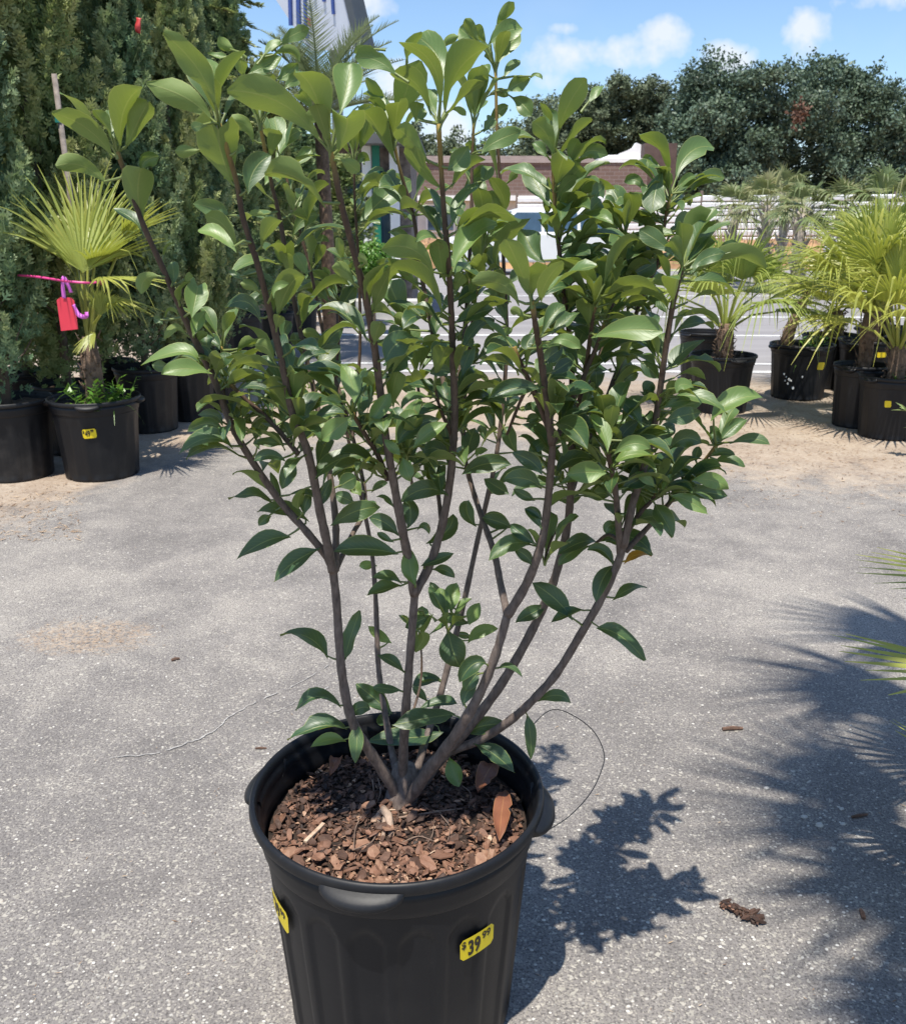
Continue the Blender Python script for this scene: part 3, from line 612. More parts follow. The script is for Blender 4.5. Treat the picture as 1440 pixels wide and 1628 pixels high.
# ------------------------------------------------------------------ nursery pots
def pot_profile(Rr, H):
    k = Rr / 0.23; h = H / 0.418
    return [(.150 * k, .004 * h), (.178 * k, .0), (.1825 * k, .006 * h), (.184 * k, .014 * h)], k, h
def make_pot(label, cx, cy, Rr, H, rotz=0.0, hero=False, group=None, mat=None, handles=4, soil=None, name='nursery_pot', seg=None):
    mat = mat or M['pot_dusty']; k = Rr / 0.23; h = H / 0.418
    root = empty(name, (cx, cy, 0), label, 'plant pot', group); root.rotation_euler = (0, 0, rotz)
    nseg = seg or (288 if hero else 96); nf = 18
    zs = [0.0, .006, .014] + list(np.linspace(.024, .336, 44 if hero else 14)) + [.340, .3445]
    def r_body(z): return (.1835 + (.2095 - .1835) * (z / .34)) * k
    vs = []; ns = len(zs)
    for z in zs:
        for i in range(nseg):
            th = 2 * math.pi * i / nseg
            r = r_body(z)
            if z <= .006: r -= .004 * k * (1 - z / .006)
            # shallow arched flutes pressed into the wall
            u = ((th * nf / (2 * math.pi)) % 1.0) * 2 - 1
            top = .322 - .030 * (abs(u) / .80) ** 2 if abs(u) < .80 else -1
            if .014 < z < top:
                e = min(1, (0.80 - abs(u)) / .16) * min(1, (top - z) / .010) * min(1, (z - .014) / .012)
                r -= .0042 * k * e * e * (3 - 2 * e)
            # drain notches at the foot
            if z <= .014 and abs(((th * 9 / (2 * math.pi)) % 1.0) - .5) < .06: r -= .006 * k
            vs.append((r * math.cos(th), r * math.sin(th), z * h))
    fs = [(j * nseg + i, j * nseg + (i + 1) % nseg, (j + 1) * nseg + (i + 1) % nseg, (j + 1) * nseg + i) for j in range(ns - 1) for i in range(nseg)]
    b = MB(); b.add(vs, fs); b.add([(.17 * k * math.cos(2 * math.pi * i / 24), .17 * k * math.sin(2 * math.pi * i / 24), .012) for i in range(24)], [tuple(range(24))])
    b.build('body', mat, root, True)
    # collar, lip and inner wall turned as one ring
    prof = [(.2095, .3445), (.2125, .347), (.2150, .352), (.2165, .362), (.2200, .378), (.2212, .388), (.2155, .3920), (.2155, .3950), (.2262, .3965), (.2295, .400), (.2305, .406),
            (.2300, .413), (.2275, .4175), (.2235, .418), (.2210, .4155), (.2195, .410), (.2180, .404), (.2188, .401), (.2150, .395), (.2135, .385), (.2142, .381), (.2105, .370), (.2085, .352), (.2092, .349), (.2060, .340), (.200, .305), (.19, .2), (.178, .02)]
    vs = []
    for r, z in prof: vs += [(r * k * math.cos(2 * math.pi * i / nseg), r * k * math.sin(2 * math.pi * i / nseg), z * h) for i in range(nseg)]
    b = MB(); b.add(vs, [(j * nseg + i, j * nseg + (i + 1) % nseg, (j + 1) * nseg + (i + 1) % nseg, (j + 1) * nseg + i) for j in range(len(prof) - 1) for i in range(nseg)])
    b.build('rim', mat, root, True)
    # grip lugs moulded under the lip
    for q in range(handles):
        th0 = 2 * math.pi * q / handles - math.pi / 2; vs = []; fs = []; na, nb = 17, 9
        for i in range(na):
            a = -1 + 2 * i / (na - 1); wv = max(0, 1 - a * a) ** .42; th = th0 + a * 0.285
            for j in range(nb):
                t = j / (nb - 1); ph = math.pi * (t * 1.05 - .02)
                out = .0300 * wv * math.sin(ph) ** .75 if 0 < ph < math.pi else 0
                z = .4085 - (.0010 + .0395 * (wv * .9 + .1)) * t
                r = (.2255 - .010 * t) + out - .002
                vs.append((r * k * math.cos(th), r * k * math.sin(th), z * h))
        fs = [(i * nb + j, i * nb + j + 1, (i + 1) * nb + j + 1, (i + 1) * nb + j) for i in range(na - 1) for j in range(nb - 1)]
        b = MB(); b.add(vs, fs); b.build('handle', mat, root, True)
    if soil:
        b = MB(); n = 28; vs = [(0, 0, soil * h + .012)]; rs = (.35, .7, .985); rim_r = (.2085 - (.36 - soil) * .06) * k
        for rr in rs:
            for i in range(n):
                a = 2 * math.pi * i / n; vs.append((rr * rim_r * math.cos(a), rr * rim_r * math.sin(a), soil * h + .018 * mnoise.noise(Vector((cx * 3 + math.cos(a) * rr * 3, cy + math.sin(a) * rr * 3, .3)))))
        fs = [(0, 1 + i, 1 + (i + 1) % n) for i in range(n)] + [(1 + j * n + i, 1 + (j + 1) * n + i, 1 + (j + 1) * n + (i + 1) % n, 1 + j * n + (i + 1) % n) for j in range(2) for i in range(n)]
        b.add(vs, fs); b.build('soil', M['soil_lt'], root, True)
    root['pr'] = (k, h)
    return root
def pot_surface(k, h, th, z, off=0.0012):
    r = (.1835 + (.2095 - .1835) * (z / .34)) * k + off
    return Vector((r * math.cos(th), r * math.sin(th), z * h))
def text_verts(body, size, sx=1.0, bold=0.0):
    cu = bpy.data.curves.new('t', 'FONT'); cu.body = body; cu.size = size; cu.offset = bold; cu.resolution_u = 3
    ob = bpy.data.objects.new('t', cu); COL.objects.link(ob)
    dg = bpy.context.evaluated_depsgraph_get(); me = ob.evaluated_get(dg).to_mesh()
    vs = [(v.co.x * sx, v.co.y) for v in me.vertices]; fs = [tuple(p.vertices) for p in me.polygons]
    ob.evaluated_get(dg).to_mesh_clear(); bpy.data.objects.remove(ob); bpy.data.curves.remove(cu)
    return vs, fs
def sticker(root, th0, z0, w, hgt, tilt, parts, lift=0.0022):
    """yellow label wrapped on the pot wall; th0 is the pot-local angle"""
    k, h = root['pr']; ca, sa = math.cos(tilt), math.sin(tilt)
    rad = (.1835 + .026 * z0 / .34) * k
    def wrap(a, c, off):
        A = a * ca - c * sa; C = a * sa + c * ca
        return pot_surface(k, h, th0 + A / rad, z0 + C / h, off)
    b = MB(); n = 13; vs = []; fs = []; rc = min(w, hgt) * .16
    for i in range(n):
        a = (-.5 + i / (n - 1)) * w
        e = max(0, abs(a) - (w / 2 - rc)); cut = rc - math.sqrt(max(0, rc * rc - e * e))
        vs += [wrap(a, -hgt / 2 + cut, lift), wrap(a, hgt / 2 - cut, lift)]
    fs = [(2 * i, 2 * i + 2, 2 * i + 3, 2 * i + 1) for i in range(n - 1)]
    b.add(vs, fs); s_ = b.build('price_sticker', M['sticker'], root, True)
    for txt, x, y, size, sx, bold in parts:
        tv, tf = text_verts(txt, size, sx, bold)
        d = MB(); d.add([wrap(a + x, c + y, lift + .0006) for a, c in tv], tf); d.build('lettering', M['ink'], s_)
    return s_

# ------------------------------------------------------------------ fan palms
def fan_frond(b, hub, direc, up, nseg=30, length=.5, spread=2.6, width=.018, droop=.25, tint=0.0, fused=.32, rg=random, drop=0.0):
    """palmate blade: pleated segments joined near the hub, free and drooping at the tips"""
    D = Vector(direc).normalized(); U = (Vector(up) - D * Vector(up).dot(D)).normalized(); S = D.cross(U)
    hub = Vector(hub)
    for i in range(nseg):
        a = -spread / 2 + spread * i / (nseg - 1)
        if rg.random() < drop: continue
        ln = length * (0.72 + 0.28 * math.cos(a * .62)) * rg.uniform(.88, 1.06)
        sd = (D * math.cos(a) + S * math.sin(a)).normalized(); sw = (S * math.cos(a) - D * math.sin(a)).normalized()
        lift = U * (0.10 * math.cos(a)); n = 6; vs = []; tt = []
        wmax = max(width, 2 * ln * fused * math.tan(spread / (nseg - 1) / 2) * 1.02) / 2
        dr = droop * rg.uniform(.5, 1.5); tw = rg.uniform(-.35, .35); bent = rg.random() < .12
        ti = min(1, max(0, tint + rg.uniform(-.12, .18)))
        for j in range(n + 1):
            t = j / n; r = ln * t
            w = wmax * min(1, t / fused) if t < fused else wmax * (1 - ((t - fused) / (1 - fused)) ** 1.6)
            w = max(w, .0007)
            p = hub + sd * r + lift * (r) - Vector((0, 0, 1)) * (dr * ln * (max(0, t - .25) ** 2) * 1.3)
            if bent and t > .6: p = p - Vector((0, 0, 1)) * (t - .6) * ln * 1.1 - sd * (t - .6) * ln * .5
            q = sw * math.cos(tw * t) + U * math.sin(tw * t)
            ridge = U * (w * .55)
            vs += [p - q * w, p + ridge, p + q * w]; tt += [ti + (.45 if t > .9 else 0)] * 3
        fs = []
        for j in range(n):
            o = j * 3; fs += [(o, o + 1, o + 4, o + 3), (o + 1, o + 2, o + 5, o + 4)]
        b.add(vs, fs, [min(1, x) for x in tt])
def fan_palm(label, cx, cy, z0, trunk_h, trunk_r, nfr, petiole, blade, mat, seed, group=None, tilt=(0, 0), elev=(-.2, 1.3), nseg=30, tint=.1, droop=.3, boots=False, spread=(2.3, 3.0), drop=0.0, fused=.32, name='fan_palm', fronds=None, width=.016):
    rg = random.Random(seed); root = empty(name, (cx, cy, z0), label, 'palm', group)
    top = Vector((tilt[0], tilt[1], trunk_h))
    b = MB(); pts = [Vector((0, 0, -.03)), top * .35 + Vector((.01, 0, 0)), top * .7, top]
    b.tube(pts, [trunk_r * 1.15, trunk_r, trunk_r * 1.08, trunk_r * .7], 10)
    for i in range(46 if boots else 70):                     # old leaf bases and shaggy fibre
        t = rg.uniform(.05, 1); a = rg.uniform(0, 6.283); c = top * t; rr = trunk_r * 1.0
        o = c + Vector((math.cos(a), math.sin(a), 0)) * rr
        if boots: b.tube([o - Vector((0, 0, .05)), o + Vector((math.cos(a) * .05, math.sin(a) * .05, .06)), o + Vector((math.cos(a) * .11, math.sin(a) * .11, .16))], [.035, .028, .012], 5)
        else: b.tube([o, o + Vector((math.cos(a) * rr * .5, math.sin(a) * rr * .5, rg.uniform(-.03, .06)))], [.005, .0012], 4)
    b.build('trunk', M['palm_boot'] if boots else M['palm_trunk'], root, True)
    specs = fronds or [None] * nfr
    for i, sp in enumerate(specs):
        fb = MB()
        if sp is None:
            az = 2.39996 * i + rg.uniform(-.3, .3); e = elev[0] + (elev[1] - elev[0]) * (i + .5) / nfr + rg.uniform(-.12, .12)
            d = Vector((math.cos(az) * math.cos(e), math.sin(az) * math.cos(e), math.sin(e))); pl = petiole * rg.uniform(.8, 1.15); bl = blade * rg.uniform(.85, 1.1)
            hub = top + d * pl + Vector((0, 0, -.12 * pl * math.cos(e)))
            dd = (d + Vector((0, 0, -.35 * math.cos(e)))).normalized()
        else:
            hub, dd, bl = Vector(sp[0]), Vector(sp[1]).normalized(), sp[2]; d = (hub - top).normalized()
        up = Vector((0, 0, 1)) if abs(dd.z) < .93 else Vector((-d.x, -d.y, .2))
        mid = top.lerp(hub, .5) + Vector((0, 0, .05 * (hub - top).length))
        fb.tube([top - Vector((0, 0, trunk_r)), mid, hub], [.011, .008, .006], 5, [min(1, tint + .15)] * 3)
        fan_frond(fb, hub, dd, up, nseg, bl, rg.uniform(*spread), width, droop * rg.uniform(.6, 1.5), tint + rg.uniform(-.1, .25), rg=rg, drop=drop, fused=fused)
        fb.build('frond', mat, root)
    return root

# ------------------------------------------------------------------ conifers
def conifer_mesh(h, r, n, seed, mat, shape=.5, loose=0.25, plumes=170):
    """column of upswept plumes, each plume a cone of flat scale-leaf sprays"""
    rg = np.random.default_rng(seed); pt = rg.uniform(0, 1, plumes) ** .95; paz = rg.uniform(0, 6.283, plumes)
    pr = r * np.minimum(1, pt / .06 + .45) * np.clip(1 - pt, 0.03, 1) ** shape * rg.uniform(.75, 1.2, plumes)
    plen = rg.uniform(.22, .46, plumes) * (1 - .35 * pt)
    k = rg.integers(0, plumes, n); u = rg.uniform(0, 1, n) ** .8
    # plume axis: leaves the trunk outwards, then sweeps up
    rad = pr[k] * np.sqrt(np.clip(u * 1.15, 0, 1.1)); z = pt[k] * h * .93 + .02 + plen[k] * u ** 1.4
    wid = .075 * (1.05 - u) * (1 - .3 * pt[k]); az = paz[k]
    P = np.stack([rad * np.cos(az), rad * np.sin(az), z], 1) + rg.normal(0, 1, (n, 3)) * wid[:, None] * np.array([.75, .75, .6])
    out = np.stack([np.cos(az), np.sin(az), np.zeros(n)], 1)
    D = out * rg.uniform(.15, .8, n)[:, None] + np.array([0, 0, 1]) * rg.uniform(.45, 1.1, n)[:, None] + rg.normal(0, loose, (n, 3)); D /= np.linalg.norm(D, axis=1)[:, None]
    S = np.cross(D, out + np.array([0, 0, .5]) + rg.normal(0, .45, (n, 3))); S /= np.linalg.norm(S, axis=1)[:, None]      # sprays face outwards
    ln = rg.uniform(.030, .062, n)[:, None]; quads = []; tints = []
    base = np.clip(u * .75 - .15 + rg.normal(0, .12, n) + rg.normal(0, .12, plumes)[k], 0, 1)
    for dist, side, sc in ((0, 0, 1.0), (.25, .75, .6), (.3, -.75, .6), (.6, .6, .45), (.65, -.6, .45)):
        o = P + D * ln * dist; dd = D * (1 - abs(side) * .35) + S * side; dd /= np.linalg.norm(dd, axis=1)[:, None]
        L2 = ln * sc; w = np.cross(dd, np.cross(S, D)); w /= (np.linalg.norm(w, axis=1)[:, None] + 1e-9); w = w * .0050
        quads.append(np.stack([o, o + dd * L2 * .5 + w, o + dd * L2, o + dd * L2 * .5 - w], 1)); tints.append(np.clip(base + dist * .25, 0, 1))
    return quads_mesh('crown', np.concatenate(quads), mat, np.concatenate(tints))
def trunk_mesh(h, r0, seed, lean=0.02):
    rg = random.Random(seed); b = MB(); pts = [(0, 0, -.04)] + [(rg.uniform(-lean, lean), rg.uniform(-lean, lean), h * t) for t in (.1, .3, .55, .8, .95)]
    b.tube(pts, [r0 * 1.2, r0, r0 * .85, r0 * .6, r0 * .35, r0 * .1], 8)
    for i in range(40):
        t = rg.uniform(.05, .85); a = rg.uniform(0, 6.28); l = .18 * (1.1 - t); z = h * t
        b.tube([(0, 0, z), (math.cos(a) * l * .6, math.sin(a) * l * .6, z + l * .5), (math.cos(a) * l, math.sin(a) * l, z + l * 1.1)], [.006, .004, .0015], 4)
    me = bpy.data.meshes.new('trunk'); me.from_pydata(b.v, [], b.f); finish(me, M['trunk'], None, None, True); return me
CONI = [conifer_mesh(2.75, .30, 19000, 1, M['conifer']), conifer_mesh(2.75, .33, 19000, 2, M['conifer_y'], .45), conifer_mesh(2.6, .27, 17000, 3, M['conifer'], .6)]
CTR = [trunk_mesh(2.6, .022, 5), trunk_mesh(2.6, .02, 6)]
def conifer(label, cx, cy, z0, var, sc, rz, group='potted conifers along the left side'):
    root = empty('columnar_conifer', (cx, cy, z0), label, 'conifer', group); root.rotation_euler = (0, 0, rz); root.scale = (sc[0], sc[0], sc[1])
    link('crown', CONI[var], root); link('trunk', CTR[var % 2], root); return root
def place(px, base_py, r_foot=.19):
    g = on_z(px, base_py); return g.x * (g.y + r_foot) / g.y, g.y + r_foot

G_POT = 'black nursery pots standing along the left side'
# left row: (column, foot row, rim radius, height, pot label, conifer label, variant, width/height scale)
row = [(30, 770, .228, .415, 'black pot of the grey-green conifer beside the tagged palm', 'dense grey-green conifer rising beside the tagged palm', 2, (1.05, 1.12)),
       (243, 692, .205, .41, 'dusty black pot just behind the tagged palm pot', 'conifer with open lower trunk behind the tagged palm pot', 0, (1.0, 1.05)),
       (308, 674, .175, .40, 'dark pot standing between two conifer pots behind the shrub', 'slim conifer behind the left stem of the shrub', 1, (.9, 1.08)),
       (345, 655, .175, .40, 'narrow black pot at the end of the near conifer row', 'slender conifer closing the near row', 2, (.85, 1.0)),
       (388, 586, .215, .50, 'tall dusty pot standing further back on the asphalt', 'conifer growing from the tall dusty pot further back', 0, (1.15, 1.15)),
       (120, 728, .19, .40, 'pot hidden behind the tagged palm pot', 'yellow-green conifer behind the tagged palm, next to the stake', 1, (1.2, 1.15)),
       (180, 676, .19, .40, 'pot hidden deep in the conifer row', 'tall conifer with red ribbon near its top', 0, (1.3, 1.25)),
       (60, 700, .19, .40, 'pot behind the grey-green conifer pot', 'shaded conifer behind the grey-green one', 2, (1.25, 1.2)),
       (-70, 742, .22, .41, 'pot half outside the picture at the conifer row end', 'conifer cut off by the picture edge at the row end', 0, (1.1, 1.1)),
       (285, 628, .2, .42, 'pot behind the slim conifer pots', 'bushy conifer behind the slim ones', 1, (1.45, 1.25)),
       (480, 548, .2, .42, 'pot behind the left stems of the shrub', 'bushy conifer behind the left stems of the shrub', 0, (1.5, .72)),
       (545, 520, .2, .42, 'pot in front of the garden shop', 'low conifer in front of the garden shop', 1, (1.5, .62)),
       (440, 566, .2, .42, 'pot beside the tall dusty pot further back', 'low conifer beside the tall dusty pot', 1, (1.0, .85))]
for i, (px, fy, rr, hh, pl, cl, var, sc) in enumerate(row):
    x, y = place(px, fy); make_pot(pl, x, y, rr, hh, rotz=i * .7, group=G_POT, soil=.375, handles=4 if i % 2 == 0 else 0)
    conifer(cl, x, y, hh * .88, var, sc, i * 1.3)
# big spreading cedar behind the row
def cedar():
    Y = 8.6; cx = x_at(300, Y, 2); rg = np.random.default_rng(21); root = empty('cedar_tree', (cx, Y, 0), 'large loose cedar with spreading yellowish sprays behind the conifer row', 'conifer')
    b = MB(); b.tube([(0, 0, -.05), (.03, 0, 1.6), (0, .02, 4.6)], [.07, .05, .01], 8); quads = []; tn = []
    for i in range(120):
        z = rg.uniform(.5, 4.3); az = rg.uniform(0, 6.283); l = (1.25 - .20 * z) * rg.uniform(.75, 1.1); e = rg.uniform(.0, .45)
        d = np.array([math.cos(az), math.sin(az), 0]); n = 230; t = rg.uniform(.15, 1, n)
        C = np.array([0, 0, z]) + d * (l * t)[:, None] + np.array([0, 0, 1]) * (l * e * t - .35 * l * t * t)[:, None]
        sd = np.array([-d[1], d[0], 0]); sgn = rg.choice([-1, 1], n)[:, None]
        D = d * rg.uniform(.5, 1, (n, 1)) + sd * sgn * rg.uniform(.3, 1, (n, 1)) + np.array([0, 0, -.15]) + rg.normal(0, .15, (n, 3)); D /= np.linalg.norm(D, axis=1)[:, None]
        ln = rg.uniform(.05, .13, n)[:, None] * (1.15 - t[:, None] * .5); w = np.cross(D, np.array([0, 0, 1]) + rg.normal(0, .3, (n, 3))); w /= np.linalg.norm(w, axis=1)[:, None]
        quads.append(np.stack([C, C + D * ln * .5 + w * .011, C + D * ln, C + D * ln * .5 - w * .011], 1)); tn.append(np.clip(.1 + .75 * t + rg.normal(0, .15, n), 0, 1))
        b.tube([(0, 0, z), tuple(np.array([0, 0, z]) + d * l * .5 + np.array([0, 0, l * e * .5 - .09 * l])), tuple(np.array([0, 0, z]) + d * l + np.array([0, 0, l * e - .35 * l]))], [.012, .008, .002], 4)
    link('crown', quads_mesh('crown', np.concatenate(quads), M['conifer_y'], np.concatenate(tn)), root); b.build('trunk', M['trunk'], root)
cedar()

# wooden stake, ties and red ribbon among the conifers
Y = 4.86; a = at_y(86, 117, Y); c = at_y(124, 400, Y)
root = empty('plant_stake', (0, 0, 0), 'weathered grey wooden stake leaning in the conifers behind the palm', 'stake')
b = MB(); foot = c + (c - a) * 1.6; foot.z = .35; b.tube([foot, c, a], [.016, .015, .013], 6); b.build('pole', M['stake'], root, True)
b = MB(); t0 = at_y(93, 186, Y); b.tube([t0 - Vector((0, 0, .025)), t0 + Vector((0, 0, .02))], .0195, 8); b.build('tie', M['green_tie'], root)
def ribbon(name, pts, w, mat, parent=None, twist=0.0, face=Vector((0, -1, 0))):
    P = [Vector(p) for p in smooth_path([tuple(p) for p in pts], 5)]; b = MB(); vs = []
    for i, p in enumerate(P):
        T = (P[min(i + 1, len(P) - 1)] - P[max(i - 1, 0)]).normalized(); S = T.cross(face).normalized()
        S = Matrix.Rotation(twist * math.sin(i * .8), 3, T) @ S
        vs += [p - S * w / 2, p + S * w / 2]
    b.add(vs, [(2 * i, 2 * i + 2, 2 * i + 3, 2 * i + 1) for i in range(len(P) - 1)]); o = b.build(name, mat, parent, True)
    s_ = o.modifiers.new('s', 'SOLIDIFY'); s_.thickness = .0015; return o
Y = 5.35
o = ribbon('red_ribbon', [at_y(221, 28, Y), at_y(219, 42, Y - .01), at_y(220, 52, Y)], .028, M['redrib'], None, .5)
tag(o, 'small red ribbon tied high in the tall conifer', 'ribbon')

# ------------------------------------------------------------------ tagged palm at the left
LPX, LPY = place(166, 768)
lp = make_pot('black pot with yellow 49.99 sticker under the tagged palm', LPX, LPY, .232, .418, rotz=R(12), group=G_POT, soil=.36, handles=4, mat=M['pot'])
sticker(lp, R(-90 + 10 - 12), .262, .066, .048, R(4), [('$', -.031, .004, .020, .8, .0012), ('49', -.021, -.013, .040, .62, .0016), ('99', .007, .006, .019, .8, .0010)])
top = at_y(140, 535, LPY) - Vector((LPX, LPY, .36))
fr = []
def fr_px(hx, hy, tx, ty, dy_h, dy_t, bl):
    hb = at_y(hx, hy, LPY + dy_h); tp = at_y(tx, ty, LPY + dy_t); o_ = Vector((LPX, LPY, .36))
    fr.append((hb - o_, tp - hb, bl * 1.2))
fr_px(132, 432, 130, 285, -.10, -.02, .50); fr_px(128, 425, 75, 300, .05, .18, .46); fr_px(150, 420, 185, 290, .02, .2, .44)
fr_px(196, 382, 275, 310, .10, .0, .30); fr_px(160, 440, 225, 455, -.1, -.25, .30); fr_px(118, 400, 40, 330, .15, .2, .40)
fr_px(165, 470, 230, 500, .05, -.05, .24); fr_px(120, 440, 70, 380, -.05, -.1, .42); fr_px(140, 400, 150, 270, .1, .2, .45); fr_px(150, 425, 215, 380, .05, -.1, .36); fr_px(150, 530, 128, 552, -.18, -.25, .10); fr_px(160, 500, 165, 470, -.1, -.1, .14)
fan_palm('yellow-green fan palm with pink ribbon and red tag', LPX, LPY, .36, max(.1, top.z), .045, 0, .3, .4, M['palm'], 31, fronds=fr, tilt=(top.x, top.y), tint=.4, droop=.2, nseg=19, width=.018, spread=(1.3, 2.0), drop=.06, fused=.20)
# tag and ribbons
Y = LPY - .16
root = empty('price_tag', (0, 0, 0), 'red card tag hanging from a violet ribbon on the palm', 'tag')
c = [at_y(px, py, Y) for px, py in ((90, 477), (96, 472), (113, 473), (118, 478), (124, 523), (97, 526))]
b = MB(); n = len(c); b.add(c + [p + Vector((0, .003, 0)) for p in c], [tuple(range(n))[::-1], tuple(range(n, 2 * n))] + [(i, (i + 1) % n, n + (i + 1) % n, n + i) for i in range(n)]); b.build('card', M['red'], root)
ribbon('ribbon', [at_y(102, 474, Y - .004), at_y(100, 455, Y - .01), at_y(101, 441, Y - .015), at_y(108, 452, Y - .012), at_y(113, 465, Y - .006)], .018, M['purple'], root, .25)
ribbon('ribbon', [at_y(117, 484, Y - .004), at_y(125, 500, Y - .02), at_y(136, 503, Y - .03), at_y(138, 496, Y - .02)], .022, M['purple'], root, .5)
o = ribbon('pink_ribbon', [at_y(28, 437, Y + .1), at_y(60, 440, Y + .04), at_y(100, 446, Y - .02), at_y(130, 449, Y - .03), at_y(150, 449, Y), at_y(168, 445, Y + .05), at_y(160, 452, Y + .12)], .011, M['pink'], None, .35)
tag(o, 'pink ribbon tied across the petioles of the tagged palm', 'ribbon')
# weeds in that pot
def weeds(label, cx, cy, z, n, seed, spread, tall, group=None):
    rg = random.Random(seed); root = empty('weed_clump', (cx, cy, z), label, 'weeds', group)
    for i in range(n):
        b = MB(); a = rg.uniform(0, 6.28); r = spread * math.sqrt(rg.random()); p0 = Vector((math.cos(a) * r, math.sin(a) * r, 0)); d = Vector((rg.uniform(-1, 1), rg.uniform(-1, .6), rg.uniform(.6, 1.6))).normalized() * tall * rg.uniform(.5, 1.1)
        if i % 3 == 0:                                         # arching grass blade
            vs = []; m_ = 6
            for j in range(m_ + 1):
                t = j / m_; p = p0 + d * t * 2.0 + Vector((0, 0, -1.6 * tall * t * t)); w = .006 * (1 - t) + .0006; S = Vector((-d.y, d.x, 0)).normalized(); vs += [p - S * w, p + S * w]
            b.add(vs, [(2 * j, 2 * j + 2, 2 * j + 3, 2 * j + 1) for j in range(m_)], .45); b.build('blade', M['weed'], root)
        else:
            b.tube([p0, p0 + d * .6, p0 + d], .0016, 4, .4)
            for j in range(7):
                t = .25 + .75 * j / 6; c = p0 + d * t; e = Vector((rg.uniform(-1, 1), rg.uniform(-1, 1), rg.uniform(-.1, .6))).normalized(); S = e.cross(Vector((0, 0, 1))).normalized(); l = tall * rg.uniform(.18, .32)
                b.add([c, c + e * l * .5 + S * l * .28, c + e * l, c + e * l * .5 - S * l * .28], [(0, 1, 2, 3)], rg.uniform(0, .5))
            b.build('sprig', M['weed'], root)
weeds('bright green weeds and arching grass in the tagged palm pot', LPX + .07, LPY - .05, .36, 44, 3, .14, .17)

# ------------------------------------------------------------------ potted palms at the right
G_R = 'black nursery pots standing at the right'; G_P = 'fan palms in pots at the right'
def rpot(label, px, fy, rr, hh, rz=0, soil=.36, dirty=False, handles=4, rf=.19):
    x, y = place(px, fy, rf); return make_pot(label, x, y, rr, hh, rz, group=G_R, soil=soil, handles=handles, mat=M['pot'] if not dirty else M['pot_dusty']), x, y
p1, x1, y1 = rpot('wide black pot holding the drooping fan palm beside the shrub', 1141, 660, .232, .40, .2)
fan_palm('drooping fan palm with shaggy fibrous trunk beside the shrub', x1, y1, .35, .26, .055, 15, .40, .50, M['palm_dk'], 25, G_P, tint=.35, droop=.45, elev=(.4, 1.35), nseg=30)
rpot('black pot behind the wide pot of the drooping palm', 1114, 612, .215, .42, .5)
p3, x3, y3 = rpot('black pot with white flecks and a dead palm stump', 1265, 638, .238, .41, .1)
sticker(p3, R(-90 + 22 - 5.7), .27, .062, .055, R(-3), [])
b = MB()
for q in ((-50, .18), (-48, .165), (-44, .16), (-46, .13), (-52, .15), (-38, .10), (-22, .19), (-41, .155), (-55, .2)):
    c = pot_surface(*p3['pr'], R(-90 + q[0] + random.uniform(-3, 3)), q[1], .002); r_ = random.uniform(.004, .010)
    T = Vector((-c.y, c.x, 0)).normalized(); b.add([c + T * r_ * math.cos(t) + Vector((0, 0, 1)) * r_ * 1.2 * math.sin(t) for t in (0, 1.1, 2.2, 3.3, 4.3, 5.3)], [tuple(range(6))])
b.build('paint_fleck', M['fleck'], p3)
root = empty('dead_stump', (x3 - .08, y3, .35), 'leaning dead brown palm stump in the flecked pot', 'stump')
b = MB(); b.tube([(-.06, 0, -.02), (-.03, 0, .16), (.04, 0, .36), (.075, 0, .47)], [.05, .042, .034, .006], 9)
for i in range(40):
    t = random.random(); a = random.uniform(0, 6.28); o_ = Vector((-.06 + .13 * t, 0, .45 * t)); b.tube([o_ + Vector((math.cos(a), math.sin(a), 0)) * .04 * (1 - t * .5), o_ + Vector((math.cos(a) * .05, math.sin(a) * .05, .07))], [.006, .001], 4)
b.build('trunk', M['palm_trunk'], root, True)
weeds('leafy green sprout at the foot of the dead stump', x3 + .05, y3 - .03, .34, 12, 8, .05, .16)
p4, x4, y4 = rpot('black pot of the small stumpy palm behind the flecked pot', 1312, 620, .235, .42, .3)
fan_palm('small stumpy fan palm behind the flecked pot', x4, y4, .37, .24, .075, 8, .16, .36, M['palm'], 9, G_P, tint=.25, droop=.15, nseg=22, elev=(.1, 1.2))
p5, x5, y5 = rpot('narrow black pot wedged beside the stickered pot', 1357, 684, .178, .405, .7, rf=.16)
fan_palm('tall yellowish fan palm in the narrow pot', x5, y5, .33, .42, .042, 14, .36, .52, M['palm'], 12, G_P, tint=.4, droop=.4, elev=(.35, 1.4), nseg=24, width=.018)
p6, x6, y6 = rpot('black ribbed pot with pale yellow sticker in front of the palms', 1406, 703, .205, .385, .4, rf=.18)
sticker(p6, R(-90 - 30 - 23), .25, .036, .040, R(4), [])
fan_palm('bright yellow-green fan palm in front of the others', x6, y6, .32, .24, .05, 14, .42, .50, M['palm'], 14, G_P, tint=.5, droop=.45, elev=(.4, 1.45), nseg=20, width=.02)
p7, x7, y7 = rpot('black pot with yellow sticker behind the narrow pot', 1372, 634, .24, .43, .6)
sticker(p7, R(-90 - 2 - 34), .33, .07, .045, R(3), [])
fan_palm('leafy fan palm behind the narrow pot', x7, y7, .37, .30, .05, 14, .48, .52, M['palm'], 15, G_P, tint=.3, droop=.4, elev=(.4, 1.4), nseg=26, width=.02)
p8, x8, y8 = rpot('black pot at the picture edge behind the front palm', 1446, 630, .24, .43, .9)
fan_palm('broad fan palm at the picture edge behind the front palm', x8, y8, .37, .34, .05, 12, .5, .5, M['palm_dk'], 16, G_P, tint=.45, droop=.4, elev=(.2, 1.4), nseg=26, width=.02)
p9, x9, y9 = rpot('black pot standing furthest back among the palms', 1392, 600, .22, .42, 1.3)
